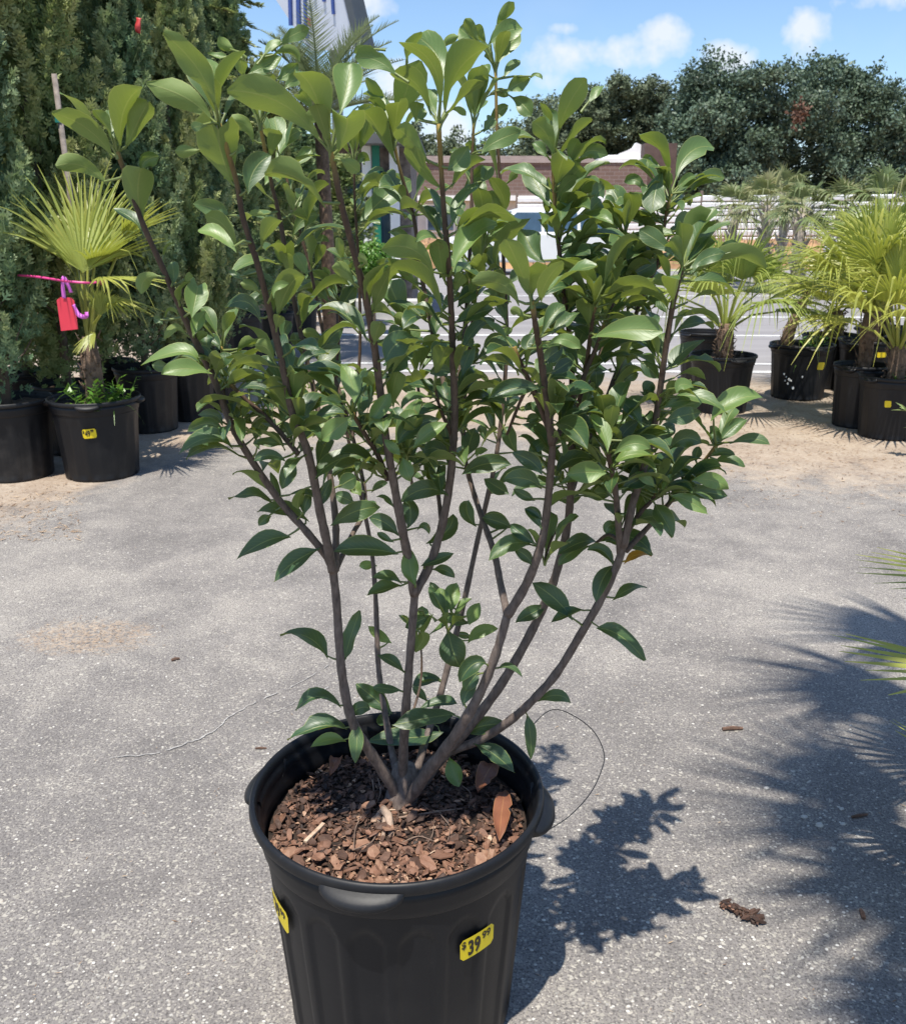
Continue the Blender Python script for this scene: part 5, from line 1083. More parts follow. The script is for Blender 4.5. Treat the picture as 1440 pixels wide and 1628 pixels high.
# ---- leaves, read off the photograph: base, middle, tip, width (zoomed-crop units) and face shown
BLK = dict(A=(80, 0, 4.8), B=(340, 0, 4.8), C=(620, 0, 4.8), D=(900, 100, 4.235), E=(180, 280, 4.8), F=(440, 280, 4.8), G=(700, 280, 4.8), H=(940, 360, 4.8), I=(200, 540, 4.8), J=(440, 540, 4.8),
           K=(680, 540, 4.8), L=(930, 580, 4.8), M=(350, 800, 4.8), N=(600, 800, 4.8), O=(800, 820, 4.8), P=(430, 1020, 3.2))
LEAVES = {
'A': '470 1200 320 1010 20 825 150 u;480 1090 420 960 325 830 60 u;490 1050 460 930 470 830 90 t;535 1150 560 850 700 640 190 u;565 1140 660 950 745 775 160 u;440 1420 260 1270 40 1260 130 u;700 1330 720 1230 830 1190 110 t;1265 830 1130 530 860 250 190 u;1270 740 1250 560 1170 400 80 t;1240 940 1060 760 740 640 190 u;1400 1420 1310 1180 1280 950 300 un;1200 960 1130 960 1080 980 70 t;1160 1150 1050 1150 950 1150 90 u;1415 380 1350 350 1285 280 85 u;1370 430 1280 430 1200 405 34 t',
'B': '40 760 80 600 240 390 80 u;230 590 215 520 200 440 90 u;260 560 390 500 520 420 105 t;500 350 590 270 730 215 100 t;380 440 430 350 510 310 60 t;430 440 560 380 660 465 70 u;820 1090 520 790 100 690 230 u;480 600 560 560 640 480 110 t;540 680 590 620 660 580 90 t;890 1100 790 760 640 490 170 u;960 870 1010 680 1050 480 220 t;930 1180 1010 980 1010 850 240 un;800 980 800 900 700 870 100 u;1120 1140 1150 1010 1210 800 130 u;1390 1250 1250 980 1130 820 130 u;1370 990 1260 800 1160 590 90 u;1330 930 1250 780 1150 680 90 t;1410 590 1250 460 1080 440 150 t;1240 385 1150 370 1070 400 50 u;470 1250 540 1090 660 970 100 t;580 1280 660 1210 740 1130 90 t;850 1585 640 1360 385 1320 145 u;260 1480 310 1290 440 1180 170 td;170 1180 200 1140 240 1130 60 t;960 1210 1030 1250 1110 1310 100 u;1090 1250 1140 1200 1180 1230 90 t;430 1220 450 1080 500 980 100 u;300 1100 250 960 110 930 110 u;760 860 700 740 640 700 120 u',
'C': '310 880 200 640 0 555 120 u;375 820 330 500 75 300 115 u;400 620 360 420 200 270 190 t;60 960 120 700 230 450 220 u;140 480 150 380 240 235 70 u;410 380 430 320 520 275 60 u;420 870 520 540 770 340 170 u;640 900 660 680 690 480 150 u;750 340 850 250 1015 200 140 t;700 350 620 280 520 210 140 t;690 340 630 240 570 140 80 u;730 330 690 260 640 190 90 u;810 200 860 110 950 10 80 u;830 480 880 370 1000 250 110 t;780 500 760 430 740 380 70 t;870 600 910 520 995 455 70 td;890 700 970 640 1070 600 110 t;1060 605 1115 570 1165 600 30 t;740 590 740 530 720 480 60 t;740 740 820 700 900 730 60 u;920 740 1010 790 1080 880 120 t;750 930 820 860 900 800 80 t;710 1010 760 930 800 900 90 td;1285 1010 1360 800 1500 590 160 u;1250 1200 1190 1020 1085 930 140 u;1240 950 1200 860 1150 770 50 u;700 1170 800 1080 1000 1000 130 t;710 1190 900 1070 1110 1045 90 t;470 1440 560 1300 720 1190 90 u;440 1300 520 1230 600 1110 150 t;300 1250 170 1080 40 960 150 u;400 1440 250 1290 140 1090 120 u;660 1200 640 1130 570 1090 60 u;690 1400 740 1320 740 1250 100 t;900 1400 930 1350 970 1310 60 u;560 1440 640 1360 740 1270 110 t;1280 1400 1340 1320 1440 1240 110 u;1190 1200 1150 1130 1080 1090 80 t;1370 1270 1390 1150 1440 1050 100 u;200 940 200 840 210 760 110 u;190 940 230 890 270 830 60 t;450 840 520 830 580 880 50 u',
'D': '140 280 190 210 250 145 60 t;90 680 150 590 280 620 90 t;20 1020 110 800 270 630 110 t;0 850 60 740 130 690 110 u;685 740 640 590 490 470 70 u;740 790 820 610 1010 540 150 t;650 720 600 860 580 1000 150 td;820 880 930 790 1070 760 90 t;740 850 790 800 870 760 80 t;690 860 680 800 640 750 90 u;640 700 570 660 510 640 70 t;530 880 480 790 390 800 70 t;400 1100 350 920 290 830 140 t;410 1100 440 980 430 850 120 u;740 1000 680 980 610 990 80 t;640 1080 560 1040 490 1100 80 t;740 1180 770 1090 840 1020 110 t;810 1270 850 1120 960 1030 170 un;810 1360 930 1190 1100 1065 100 t;990 1280 1080 1240 1160 1200 80 t;830 1440 1080 1310 1355 1345 105 u;840 1420 920 1320 1070 1280 100 t;780 1360 740 1250 690 1180 110 u;730 1300 620 1200 490 1120 120 t;270 1440 370 1280 560 1165 130 u;400 1440 450 1300 600 1200 200 t;410 1430 520 1390 610 1330 130 td;160 1440 90 1370 0 1300 70 u;320 1270 270 1180 230 1110 70 td;110 1200 140 1130 210 1100 110 u;370 1120 300 1010 220 950 90 u;120 1060 180 970 240 920 100 t;200 920 210 870 270 830 120 t',
'E': '230 350 190 140 215 -100 220 u;230 460 160 340 0 240 70 td;890 330 780 250 605 210 130 t;950 560 850 380 700 300 130 u;940 580 820 460 645 385 115 tl;370 770 250 780 215 890 110 u;450 840 460 740 440 650 100 t;390 640 400 560 460 500 25 u;510 980 510 880 590 800 60 u;530 820 570 770 610 750 60 u;600 1080 630 920 660 800 180 tln;520 1120 450 1020 390 1080 32 u;380 1130 350 1100 310 1100 60 t;560 1230 480 1150 390 1240 70 u;610 1220 640 1120 710 1030 100 tl;780 1190 740 1110 690 1090 80 t;640 1300 650 1230 720 1195 70 u;840 1210 860 1120 920 1030 90 u;1130 1120 1020 960 845 995 120 td;1130 560 1180 420 1275 310 110 u;1175 320 1110 280 1040 285 50 u;1320 710 1310 620 1310 505 145 un;1225 930 1240 850 1340 815 60 tl;1220 1060 1225 980 1240 920 50 u;1120 900 1060 840 970 820 80 u;1250 840 1160 780 990 750 70 t;990 790 950 760 880 720 50 t;1240 1180 1260 1100 1270 1060 90 u;1230 1430 1180 1320 1080 1290 110 u;940 1370 1010 1270 1140 1280 80 u;920 1440 980 1370 1100 1370 70 t;750 1420 690 1340 540 1300 60 t;810 1320 780 1250 730 1200 70 t;740 1340 710 1270 720 1200 100 td',
'F': '600 400 800 180 1030 5 205 t;120 470 190 340 315 290 110 t;240 765 180 650 140 580 100 tl;400 970 280 850 130 815 100 t;440 870 370 770 260 750 70 u;470 930 400 780 370 690 60 u;600 850 530 740 420 690 110 u;500 1000 540 920 600 840 120 td;715 1080 720 870 820 620 120 u;730 1060 800 850 900 690 110 u;1200 770 1060 570 790 530 165 u;1260 1050 1120 800 830 690 115 u;1290 830 1250 640 1230 480 145 u;1010 1120 920 960 850 790 200 t;1020 1200 970 1110 890 1070 100 u;690 1260 520 1060 310 1000 100 t;330 1420 390 1260 510 1160 140 td;350 1250 280 1200 190 1195 80 u;740 1290 760 1200 790 1110 120 u;830 1420 900 1290 1040 1220 200 td;860 1260 900 1200 950 1150 120 td;1210 1230 1210 1140 1240 1070 100 t;1050 1100 1100 1030 1160 960 90 t;700 690 660 630 620 620 70 u;510 660 480 560 470 470 70 u;270 700 240 560 240 410 70 u;290 690 320 600 350 510 80 u;280 510 340 470 400 500 50 td;1250 470 1190 300 1080 210 90 td;1370 390 1370 280 1430 190 100 td;850 430 930 430 1020 490 70 t;180 1160 230 1020 250 900 60 u;80 1280 60 1180 110 1110 100 td;160 1330 150 1250 130 1180 90 t',
'G': '100 600 230 300 460 320 110 u;100 730 200 500 430 340 170 tl;110 900 140 800 190 740 100 u;600 990 480 830 240 800 150 u;570 600 500 510 340 440 80 t;700 940 680 800 680 670 240 un;800 660 700 560 630 390 180 t;770 960 800 820 930 640 130 u;870 920 850 830 820 720 50 u;890 910 1040 720 1230 480 180 tl;1180 930 1110 740 890 600 105 u;1130 1150 1140 1050 1140 930 210 un;1170 1110 1270 960 1370 850 130 t;1220 1070 1310 980 1430 930 70 td;770 1220 840 1080 950 980 130 t;850 1210 950 1110 1060 1030 100 t;900 1150 980 1000 1040 880 120 td;500 1100 440 960 330 860 100 t;470 1080 490 990 510 880 70 t;110 1120 250 1060 420 990 120 t;130 1000 190 920 270 860 130 td;810 1300 930 1240 1070 1310 100 tl;430 690 470 500 680 310 110 u;820 470 790 370 750 320 40 u;450 310 480 170 370 5 120 u;840 250 760 110 650 -100 150 td;900 180 940 80 1040 0 90 u;300 240 300 130 330 10 100 t;90 380 150 210 280 50 100 t;530 830 560 770 600 740 90 td;660 1090 600 1040 530 1020 70 u;430 1180 480 1190 550 1160 60 tl;410 1190 340 1120 250 1140 90 td;500 1260 420 1250 330 1330 110 td;700 1330 660 1280 730 1200 110 td;360 690 290 650 240 590 90 t;960 640 900 700 870 770 80 t;250 1260 180 1220 130 1260 80 td;1040 500 980 480 930 500 60 t;1000 700 1100 560 1180 640 90 t',
'H': '600 530 560 420 460 415 90 u;270 660 350 560 560 490 120 td;380 650 450 590 530 580 50 td;620 830 760 740 940 745 90 t;590 1090 680 970 860 850 120 td;250 900 330 900 470 850 90 td;210 1010 310 970 400 960 80 td;0 850 250 790 545 800 180 tl;510 1000 500 920 450 830 55 td;170 1180 240 1080 330 1040 110 td;370 1030 440 1080 510 1160 120 td;250 1190 300 1140 360 1120 90 t;400 1280 430 1230 470 1180 110 t',
'I': '560 180 420 90 110 190 90 tl;660 260 450 220 270 260 125 tl;330 190 270 200 200 190 90 t;640 170 570 90 440 50 60 t;750 270 690 170 650 90 90 t;800 300 780 180 700 100 130 t;820 320 870 190 990 120 80 t;880 100 900 30 1010 30 70 u;740 660 680 580 545 570 90 td;750 700 620 640 470 700 110 t;820 840 640 750 400 870 120 t;840 620 830 560 770 490 100 t;880 760 870 700 860 630 90 u;890 610 930 530 1040 480 70 u;990 770 1020 660 1110 570 130 td;1210 810 1100 780 970 790 80 td;1100 400 1000 350 870 370 60 td;1380 330 1240 410 1060 500 150 tl;1270 770 1230 690 1180 630 100 td;1220 930 1100 880 970 920 90 td;1280 920 1240 1010 1190 1140 130 t;1190 1230 1140 1130 1120 1010 80 td;1120 1250 980 1180 780 1210 80 td;1400 1390 1200 1300 1000 1310 120 td;1110 1350 1060 1370 1010 1420 80 t;1390 1120 1330 1190 1310 1290 80 u;1270 310 1320 250 1400 260 90 t;1260 260 1230 120 1200 20 130 td;990 640 930 620 940 560 60 td;1020 840 1000 790 990 760 50 t',
'J': '590 480 570 330 490 180 150 tl;420 570 290 620 160 650 150 tl;560 590 450 680 340 770 170 tl;700 660 780 530 870 410 130 tl;500 470 440 460 380 450 80 tl;530 480 500 440 510 380 60 t;270 540 210 540 140 570 70 td;1040 830 1150 720 1300 630 120 tl;940 880 890 830 820 760 80 tl;960 900 990 990 1020 1080 120 tl;930 800 1010 680 1240 600 170 td;290 1070 440 930 690 860 130 t;470 1130 540 1080 610 1050 150 td;410 1420 600 1310 790 1280 165 t;590 1250 520 1210 440 1180 110 t;640 1190 600 1130 540 1090 110 tl;330 1280 360 1180 420 1060 100 td;210 1340 220 1250 260 1180 100 td;1310 1190 1130 1140 945 1240 150 td;1290 1150 1220 1040 1130 910 150 td;1320 930 1220 830 1100 860 130 td;770 400 720 310 650 270 100 u;700 250 670 260 640 270 50 tl;890 520 890 370 930 230 160 u;850 260 930 160 1040 50 170 td;700 480 660 410 650 330 120 td;730 700 680 640 620 580 120 td;800 690 750 640 700 630 90 td;890 1280 830 1220 760 1190 50 t;1000 1440 1020 1320 990 1200 150 td;420 330 420 190 480 80 110 td;1060 960 1040 900 980 850 70 t;720 1170 780 1110 850 1090 60 td;440 1050 460 1000 500 960 60 t',
'K': '300 360 150 330 20 350 105 t;260 1030 430 950 640 950 150 td;860 370 660 370 470 440 150 td;270 140 130 120 10 130 140 t;250 200 320 120 390 90 150 td;190 250 100 230 20 260 100 td;600 270 580 210 520 180 60 td;690 880 620 740 640 650 120 t;760 880 830 810 920 760 100 t;870 1140 740 1060 570 1070 150 t;870 1030 790 930 640 860 130 td;620 1180 540 1130 430 1060 120 td;820 1230 740 1190 650 1140 80 t;1360 1020 1220 1010 1060 1030 180 tl;1370 860 1330 700 1240 560 110 tl;1330 570 1230 490 1110 500 110 t;980 1040 1080 920 1280 900 120 td;1000 1230 1080 1210 1170 1200 110 td;1190 1200 1300 1170 1390 1190 130 td;870 1380 820 1320 740 1290 80 td;370 1430 300 1320 310 1220 120 td;640 1430 530 1370 420 1350 110 td;290 900 320 780 360 660 150 td;440 780 420 700 390 650 80 td;940 260 1030 200 1110 150 110 td;880 190 940 120 1040 60 120 td;370 890 390 850 460 840 60 tl;1090 340 1130 300 1190 290 60 t;960 430 1000 390 1040 370 70 u;1310 500 1290 420 1340 380 110 u;580 580 620 500 690 460 60 t;540 590 500 520 460 460 50 t;450 430 490 360 570 300 100 t;330 450 330 370 400 340 70 td;730 550 770 510 820 490 60 td;750 630 800 600 860 600 80 td;1110 800 1180 790 1240 760 80 td;1290 900 1260 800 1240 720 90 td',
'L': '960 430 1120 280 1370 220 150 tl;1030 590 1110 490 1240 410 110 t;1100 605 1270 565 1410 610 82 t;980 740 1100 720 1230 770 80 t;940 700 1040 670 1140 690 70 td;820 880 960 880 1100 950 130 tl;740 970 900 970 1090 1000 130 td;650 1000 790 1040 940 1140 120 tl;700 810 760 820 810 820 70 t;530 1060 590 1160 680 1310 150 t;610 430 740 390 890 360 140 t;640 380 740 320 900 280 120 t;600 330 700 280 820 270 90 t;680 280 780 220 900 210 100 t;700 220 730 150 830 170 100 tl;540 590 620 500 700 450 120 td;640 650 760 560 890 600 150 td;840 740 850 680 870 620 80 td;220 680 360 600 500 640 130 tl;210 780 330 690 550 690 90 tl;430 470 350 340 220 240 110 t;260 600 310 500 410 430 110 td;530 930 470 870 380 820 80 tl;270 950 400 880 550 800 130 td;510 530 480 420 440 380 120 td;240 1230 180 1230 160 1290 90 td;110 1350 330 1310 520 1430 150 td;590 800 620 730 650 690 60 td;590 960 620 900 660 830 50 tl;600 960 690 920 790 880 80 td;960 590 990 520 950 470 90 t;1040 600 1000 540 960 520 80 t;60 860 110 740 0 640 110 td;440 800 410 750 380 700 90 td;380 1000 340 930 280 980 80 td',
'M': '540 260 350 290 130 430 150 td;760 350 580 440 390 590 140 td;820 1190 680 1030 450 980 120 td;950 1210 990 1040 1070 820 130 t;1310 1070 1220 1010 1130 940 90 ty;1410 1300 1310 1210 1200 1160 90 td;1360 390 1120 350 860 360 180 td;1360 250 1260 150 1130 110 130 td;1400 630 1260 660 1120 710 90 t;1390 620 1290 560 1160 560 80 t;1330 300 1250 260 1200 220 60 t;1200 480 1120 470 1060 480 80 ty',
'N': '290 630 250 500 240 340 150 tl;330 480 440 440 580 380 90 td;420 510 510 510 590 570 85 td;370 310 530 210 580 80 140 td;300 210 360 170 400 240 60 t;560 840 570 720 600 600 140 tl;700 930 730 850 780 760 120 tl;690 1070 780 980 920 960 110 tl;510 830 460 740 390 640 110 t;700 920 590 890 490 850 100 td;400 860 310 900 210 950 110 td;300 980 350 1030 290 1120 130 u;540 970 570 1110 620 1260 230 td;830 1230 730 1230 620 1370 150 td;730 1030 660 1010 600 1000 60 td;480 1360 370 1360 260 1400 80 td;1030 190 920 140 800 110 130 td;1210 320 1100 230 1010 160 110 td;1190 330 1020 310 850 440 140 t;1180 480 1130 400 1040 350 100 td;1290 770 1180 840 1050 900 120 td;910 1270 1000 1250 1110 1320 60 td;780 1290 720 1350 660 1440 130 td;500 760 450 680 400 600 80 td;1250 200 1190 100 1120 40 80 td',
'O': '530 800 400 640 220 510 170 td;840 380 760 480 700 660 130 td;840 390 760 270 640 260 90 td;720 210 600 200 410 300 110 td;670 230 520 280 410 380 110 t;780 200 950 200 1150 290 140 td;920 370 1010 300 1130 310 70 o;830 650 960 560 1100 530 80 td;630 720 510 750 365 815 70 td;710 860 880 910 1095 1100 150 t;260 1420 400 1370 530 1420 110 td;830 350 810 290 790 240 50 t;780 140 830 90 860 30 80 td',
'P': '360 340 250 280 110 340 70 td;390 450 270 430 85 500 90 td;385 510 300 500 205 540 70 ty;430 410 440 500 425 620 85 t;620 370 530 290 435 215 110 td;400 390 450 340 515 340 80 td;670 250 590 240 520 230 55 td;940 370 800 390 620 430 110 td;880 460 720 490 510 480 125 td;800 310 760 260 720 230 50 td;870 200 800 190 720 220 50 td;990 470 1080 430 1200 420 100 td;1030 520 1130 570 1240 670 90 td;910 590 930 660 960 740 100 ty;1305 370 1320 470 1330 600 75 td;950 320 890 310 760 330 60 td;980 330 1000 260 1050 200 80 td;600 420 570 400 560 370 70 td'}
PROF_T = [(0, .03), (.08, .16), (.18, .45), (.32, .80), (.46, .98), (.58, .99), (.70, .90), (.82, .70), (.91, .44), (.97, .20), (1, .02)]
PROF_U = [(0, .04), (.10, .14), (.22, .34), (.38, .64), (.54, .90), (.68, 1.0), (.80, .95), (.90, .74), (.97, .42), (1, .10)]
def prof(tab, t):
    for (a, va), (c, vc) in zip(tab, tab[1:]):
        if t <= c: return va + (vc - va) * (t - a) / (c - a)
    return tab[-1][1]
def leaf_geo(b, P0, P1, P2, S, upN, w, tab, rg, tint, notch=False, pet=None, wav=1.0):
    """one leaf: midrib P0-P1-P2, side direction S, upN = side of the upper face; folds up along the midrib"""
    Cc = P1 * 2 - (P0 + P2) * .5; n = 9; cols = (-1, -.55, 0, .55, 1); vs = []; uv = []
    fold = rg.uniform(.05, .5); wave = rg.uniform(.03, .14) * wav; ph = rg.uniform(0, 6.28); curl = rg.uniform(-.7, .25); wf = rg.uniform(6, 11); twist = rg.gauss(0, .35); recurve = rg.uniform(-.05, .28) * wav; asym = rg.uniform(-.06, .06)
    bite = (rg.randint(4, 8), rg.choice((-1, 1)), rg.uniform(.55, .8)) if rg.random() < .14 else None
    for j in range(n + 1):
        t = j / n; p = P0 * (1 - t) ** 2 + Cc * 2 * t * (1 - t) + P2 * t * t; T = (Cc - P0) * (1 - t) + (P2 - Cc) * t
        T.normalize(); Sx = (S - T * S.dot(T)).normalized(); Sx = Matrix.Rotation(twist * (t - .35), 3, T) @ Sx; N_ = Sx.cross(T)
        if N_.dot(upN) < 0: N_ = -N_
        hw = w / 2 * prof(tab, t); p = p - N_ * (recurve * w * max(0, t - .6) ** 2 * 6)
        for c in cols:
            k = hw * (1 + asym * c)
            if bite and j == bite[0] and c * bite[1] > .4: k *= bite[2]
            off = fold * abs(c) ** 1.3 * k + wave * w * abs(c) * math.sin(ph + t * wf + c * 2.2) * min(1, t * 4) - curl * k * c * c * .5
            q_ = p + Sx * c * k + N_ * off
            if notch and t > .8: q_ = q_ + T * (abs(c) - .35) * w * .35 * (t - .8) / .2 + Sx * c * w * .25 * (t - .8) / .2
            vs.append(q_); uv.append((.5 + .5 * c, t))
    m_ = len(cols); fs = []
    # face winding so that the upper surface is the front
    flip = (vs[m_ * 5 + 3] - vs[m_ * 5 + 2]).cross(vs[m_ * 6 + 2] - vs[m_ * 5 + 2]).dot(upN) < 0
    for j in range(n):
        for i in range(m_ - 1):
            f = (j * m_ + i, j * m_ + i + 1, (j + 1) * m_ + i + 1, (j + 1) * m_ + i); fs.append(f[::-1] if flip else f)
    b.add(vs, fs, tint, uv)
    if pet is not None and (pet - P0).length > .002:
        mid = pet.lerp(P0, .55) + Vector((0, 0, .08 * (pet - P0).length)); b.tube([pet, mid, P0 + (Cc - P0).normalized() * .006], [.0019, .0015, .0012], 4, tint, False, uv=(.5, .03))
leaf_list = []
CAM_P = Vector((0, 0, CAM_H)); lrg = random.Random(42)
SX = np.array([(s[0], s[1]) for s in STEM_S]); SD = np.array([s[2] for s in STEM_S])
for key, data in LEAVES.items():
    ox, oy, sc = BLK[key]
    for item in data.split(';'):
        f = item.split(); v = [float(x) for x in f[:7]]; kd = f[7]
        bx, by, mx, my, tx, ty = ox + v[0] / sc, oy + v[1] / sc, ox + v[2] / sc, oy + v[3] / sc, ox + v[4] / sc, oy + v[5] / sc; wpx = v[6] / sc
        dd = (SX[:, 0] - bx) ** 2 + ((SX[:, 1] - by) * .9) ** 2
        # hang on the nearest stem; light leaves prefer the stems in front, shaded ones the stems behind
        pref = (-900 if 'd' in kd else 900 if ('l' in kd or kd[0] == 'u') else 0)
        i0 = int(np.argmin(dd + pref * SD * 2.0)); st = STEM_S[i0]; dist = math.sqrt(dd[i0])
        d0 = st[2] + (-.05 if 'l' in kd else 0) + lrg.uniform(-.012, .012) + (.0 if dist < 14 else lrg.uniform(-.03, .03))
        Ld = math.hypot(tx - bx, ty - by); depth = (Y0 + d0) * .98; Lw = Ld / FPX * depth
        up = (by - ty) / max(Ld, 1); under = kd[0] == 'u'
        s_ = (-1 if under else 1) * up * .55 + lrg.uniform(-.15, .15)
        if abs(up) < .35: s_ -= lrg.uniform(.0, .35) if not under else lrg.uniform(-.1, .2)
        Yb = Y0 + d0; Yt = Yb + s_ * Lw; Ym = Yb + s_ * Lw * .5
        P0, P1, P2 = at_y(bx, by, Yb), at_y(mx, my, Ym), at_y(tx, ty, Yt)
        T = (P2 - P0).normalized(); V = (CAM_P - P1).normalized(); S0 = T.cross(V).normalized(); N0 = S0.cross(T)
        if N0.dot(V) < 0: N0 = -N0
        L3 = (P2 - P0).length; w3 = wpx / FPX * depth; w3 *= 1.02; wt = max(w3, min(.38 * L3, w3 * 1.6)); ang = math.acos(min(1, w3 / wt))
        best = None
        for sg in (-1, 1):
            Rm = Matrix.Rotation(ang * sg, 3, T); N_ = Rm @ N0; un = -N_ if under else N_
            if best is None or un.z > best[0]: best = (un.z, Rm @ S0, un)
        sunlit = 'l' in kd; tint = min(1, max(0, {'u': .28, 't': .15, 'o': .2}[kd[0]] + (.5 if sunlit else 0) + max(0, (520 - by) / 1100) - (.13 if 'd' in kd else 0) + (.6 if 'y' in kd else 0) + lrg.uniform(-.07, .10)))  # sunlit leaves tinted paler, shaded ones darker, in the colour itself
        tab = PROF_U if under or (by < 560 and lrg.random() < .6) else PROF_T
        pet = st[3] if dist < 75 else P0 - T * .012
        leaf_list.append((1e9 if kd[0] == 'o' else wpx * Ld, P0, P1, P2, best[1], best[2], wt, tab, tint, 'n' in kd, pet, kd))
# smaller leaves of the inner and rear twigs, growing from the stems themselves
irg = random.Random(77)
cand = [s for s in STEM_S if 290 < s[1] < 800 and s[2] > -.2 and 400 < s[0] < 1080]
cand2 = [s for s in STEM_S if (930 < s[0] < 1150 and 600 < s[1] < 850) or (320 < s[0] < 520 and 540 < s[1] < 760)]
cand3 = [s for s in STEM_S if 880 < s[0] < 1070 and 300 < s[1] < 500]
for i in range(640):
    s = irg.choice(cand if i < 470 else cand2 if i < 550 else cand3); P0 = s[3].copy(); a = irg.uniform(0, 6.283); e = irg.uniform(-.1, 1.15)
    d = Vector((math.cos(a) * math.cos(e), math.sin(a) * math.cos(e) + .15, math.sin(e))).normalized(); Lf = irg.uniform(.045, .085)
    base = P0 + d * .014; P2 = base + d * Lf + Vector((0, 0, -.18 * Lf)); P1 = base + d * Lf * .5 + Vector((0, 0, .06 * Lf))
    S = d.cross(Vector((0, 0, 1))).normalized(); S = Matrix.Rotation(irg.uniform(-.7, .7), 3, d) @ S; N_ = S.cross(d)
    if N_.z < 0: N_ = -N_
    leaf_list.append((200, base, P1, P2, S, N_, Lf * irg.uniform(.31, .38), PROF_T, irg.choice((0, .02, .05, .1, .3)) + irg.uniform(0, .06) + max(0, (520 - s[1]) / 900), False, P0, 't'))
# a rosette on every twig end that would otherwise be bare
ends = [(pts[-1], st) for pts, *st in STEMS if st[3] >= .7]
bases = [q[1] for q in leaf_list]
for (px, py, d), st in ends:
    T_ = at_y(px, py, Y0 + d); near = sum(1 for q in bases if (q - T_).length < .03)
    for i in range(max(2, 6 - near)):
        a = i * 2.4 + px; e = irg.uniform(.5, 1.25); dv = Vector((math.cos(a) * math.cos(e), math.sin(a) * math.cos(e), math.sin(e))); Lf = irg.uniform(.045, .075)
        P0 = T_ + dv * .008; P2 = P0 + dv * Lf; P1 = P0 + dv * Lf * .5 + Vector((0, 0, .05 * Lf)); S = dv.cross(Vector((0, 0, 1))).normalized(); N_ = S.cross(dv)
        if N_.z < 0: N_ = -N_
        leaf_list.append((150, P0, P1, P2, S, N_, Lf * .4, PROF_U, irg.uniform(.2, .5), False, T_ - Vector((0, 0, .008)), 't'))
leaf_list.sort(key=lambda q: -q[0])
rest = MB(); grg = random.Random(9)
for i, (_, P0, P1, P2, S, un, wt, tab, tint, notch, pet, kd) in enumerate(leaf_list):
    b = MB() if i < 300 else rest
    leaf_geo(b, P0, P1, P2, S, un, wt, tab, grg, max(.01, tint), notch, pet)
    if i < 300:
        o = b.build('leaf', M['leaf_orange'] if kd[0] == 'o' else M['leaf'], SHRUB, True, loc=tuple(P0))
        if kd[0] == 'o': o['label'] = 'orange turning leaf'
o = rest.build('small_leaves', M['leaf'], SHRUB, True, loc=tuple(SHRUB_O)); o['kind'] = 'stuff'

# dry brown leaves on the mulch and small things on the asphalt
def dry_leaf(label, bpx, tpx, z, w, mat='leaf_dry'):
    P0 = on_z(bpx[0], bpx[1], z); P2 = on_z(tpx[0], tpx[1], z + .004); P1 = P0.lerp(P2, .5) + Vector((0, 0, .012)); S = (P2 - P0).cross(Vector((0, 0, 1))).normalized()
    b = MB(); leaf_geo(b, P0, P1, P2, S, Vector((0, 0, 1)), w, PROF_T, random.Random(int(bpx[0])), .1, wav=1.5); o = b.build('dry_leaf', M[mat], None, True, loc=tuple(P0)); tag(o, label, 'leaf')
dry_leaf('large orange-brown dry leaf lying on the mulch near the rim', (803, 1256), (793, 1336), SOIL_Z + .026, .030)
dry_leaf('dark reddish dry leaf lying higher on the mulch', (790, 1212), (760, 1262), SOIL_Z + .026, .034)
dry_leaf('pale curled dry leaf at the back of the mulch', (543, 1208), (525, 1232), SOIL_Z + .03, .02, 'leaf_dry')

# ------------------------------------------------------------------ litter on the asphalt
def stick(label, px, py, L_, ang, r_, seed, name='bark_scrap', cat='bark', shag=0):
    rg = random.Random(seed); c = on_z(px, py); root = empty(name, (c.x, c.y, 0), label, cat); b = MB(); d = Vector((math.cos(ang), math.sin(ang), 0))
    b.tube([-d * L_ / 2 + Vector((0, 0, r_ * .8)), Vector((0, 0, r_ * 1.1)), d * L_ / 2 + Vector((0, 0, r_ * .7))], [r_ * .8, r_, r_ * .6], 7); b.build('core', M['debris'], root)
    if shag:
        b = MB()
        for i in range(shag):
            t = rg.uniform(-.5, .5); a = rg.uniform(0, 6.28); p = d * L_ * t + Vector((0, 0, r_)); e = Vector((math.cos(a), math.sin(a), rg.uniform(-.3, .8))).normalized()
            b.tube([p, p + e * r_ * rg.uniform(.8, 2.3) + d * rg.uniform(-1, 1) * r_], [r_ * .25, r_ * .05], 4)
        b.build('fibres', M['debris'], root)
c = on_z(1182, 1456); root = empty('bark_clump', (c.x, c.y, 0), 'shaggy dark clump of bark lying on the asphalt', 'bark'); crg = random.Random(3); dirn = Vector((math.cos(R(-36)), math.sin(R(-36)), 0)); side = Vector((-dirn.y, dirn.x, 0))
for i in range(70):
    t = crg.uniform(-1, 1); q_ = dirn * t * .040 + side * crg.gauss(0, .006) + Vector((0, 0, abs(crg.gauss(.004, .004)) + .002)); b = MB(); L_ = crg.uniform(.005, .013)
    R3 = Matrix.Rotation(crg.uniform(0, 6.28), 3, 'Z') @ Matrix.Rotation(crg.uniform(-.7, .7), 3, 'Y'); k = [Vector((-L_, -L_ * .3, 0)), Vector((L_ * .4, -L_ * .35, 0)), Vector((L_ * 1.2, 0, 0)), Vector((L_ * .2, L_ * .4, 0)), Vector((-L_ * .8, L_ * .2, 0))]
    b.add([R3 @ v + q_ for v in k] + [R3 @ (v * .8 + Vector((0, 0, L_ * .3))) + q_ for v in k], [(4, 3, 2, 1, 0), (5, 6, 7, 8, 9)] + [(m_, (m_ + 1) % 5, 5 + (m_ + 1) % 5, 5 + m_) for m_ in range(5)], .62 if t < -.6 and crg.random() < .6 else crg.uniform(.02, .4)); b.build('bark_flake', M['chip'], root)

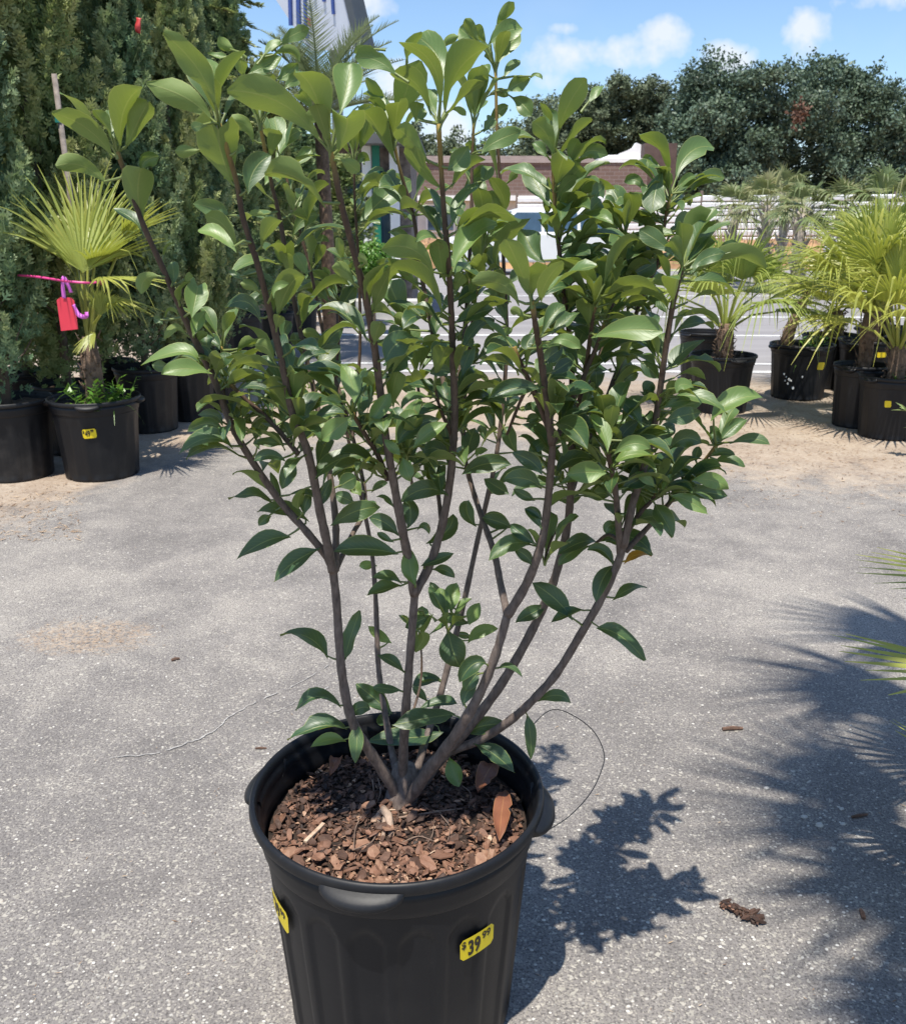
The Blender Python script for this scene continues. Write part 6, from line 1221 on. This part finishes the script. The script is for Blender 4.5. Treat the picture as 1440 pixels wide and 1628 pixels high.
stick('short brown stick on the asphalt between the shadows', 1164, 1161, .055, R(5), .006, 4, 'stick', 'stick')
stick('small curled twig in the palm shadow', 1366, 1299, .04, R(15), .004, 5, 'twig', 'twig', 6)
stick('tiny brown bark flake near the corner of the shadow', 1370, 1456, .025, R(80), .005, 6, 'bark_flake', 'bark')
stick('thin brown chip beside the pot', 415, 1191, .028, R(3), .003, 8, 'bark_flake', 'bark')
stick('small tan flake beside the litter patch', 279, 1050, .025, R(30), .005, 9, 'bark_flake', 'bark')
rg = random.Random(14)
def pebble(b, x, y, s, t):
    vs = []; k = 6
    for z, r in ((0, .9), (.45, 1.0), (.8, .55)):
        for i in range(k):
            a = 6.2832 * i / k + z; rr = s * r * rg.uniform(.75, 1.15); vs.append((x + rr * math.cos(a), y + rr * math.sin(a) * .8, s * z * .75 - .0004))
    b.add(vs, [(j * k + i, j * k + (i + 1) % k, (j + 1) * k + (i + 1) % k, (j + 1) * k + i) for j in range(2) for i in range(k)] + [tuple(2 * k + i for i in range(k))], t)
for (px, py, s, lab) in ((1278, 1300, .009, 'flat pale stone in the palm shadow'), (1302, 1313, .011, 'largest pale stone in the palm shadow'), (1338, 1287, .007, 'tan stone beside the curled twig'), (1340, 1311, .007, 'brown pebble below the curled twig'), (1218, 1254, .008, 'pale flat stone at the edge of the palm shadow'), (920, 1321, .006, 'small white stone beside the pot shadow')):
    c = on_z(px, py); b = MB(); pebble(b, 0, 0, s, .75); o = b.build('stone', M['pebble'], None, True); o.location = c; tag(o, lab, 'stone')
b = MB()
for i in range(5200):
    px = rg.uniform(-60, 1500); py = 780 + 900 * rg.random() ** .8; c = on_z(px, py)
    if (c.x - PX) ** 2 + (c.y - Y0) ** 2 < .04: continue
    pebble(b, c.x, c.y, rg.choice((.0012, .0016, .002, .0024, .003, .0038)) , min(1, max(.02, rg.gauss(.62, .25))))
o = b.build('loose_grit', M['pebble']); tag(o, 'loose pale grit scattered over the asphalt', 'grit', kind='stuff')
b = MB()
def flake(c, s, t):
    a = rg.uniform(0, 6.28); l = s * rg.uniform(.6, 1.6); w = s * rg.uniform(.08, .25); d = Vector((math.cos(a), math.sin(a), rg.uniform(-.1, .25))); S = Vector((-d.y, d.x, 0)); p = Vector((c.x, c.y, .003 + rg.random() * .003))
    b.add([p - d * l, p + S * w, p + d * l, p - S * w, p + Vector((0, 0, w * .6))], [(0, 1, 4), (1, 2, 4), (2, 3, 4), (3, 0, 4)], t)
for i in range(420):                                           # litter patch on the left
    a = rg.uniform(0, 6.28); r = math.sqrt(rg.random()); px = 140 + 80 * r * math.cos(a) + rg.gauss(0, 28); py = 1012 + 22 * r * math.sin(a) + rg.gauss(0, 10); flake(on_z(px, py), rg.uniform(.002, .007), min(1, max(.02, rg.gauss(.45, .3))))
for i in range(2600):                                           # pine litter by the right-hand pots and along the sand
    px = rg.uniform(1000, 1470); py = rg.gauss(700, 50)
    if 600 < py < 860: flake(on_z(px, py), rg.uniform(.004, .016), min(1, max(.02, rg.gauss(.35, .25))))
for i in range(500):
    px = rg.uniform(-20, 130); py = rg.uniform(770, 860); flake(on_z(px, py), rg.uniform(.004, .018), min(1, max(.02, rg.gauss(.5, .25))))
for i in range(400): flake(on_z(rg.uniform(0, 1440), rg.uniform(760, 1620)), rg.uniform(.002, .006), min(1, max(.02, rg.gauss(.5, .3))))
o = b.build('dry_litter', M['straw']); tag(o, 'dry brown litter blown into patches on the ground', 'litter', kind='stuff')
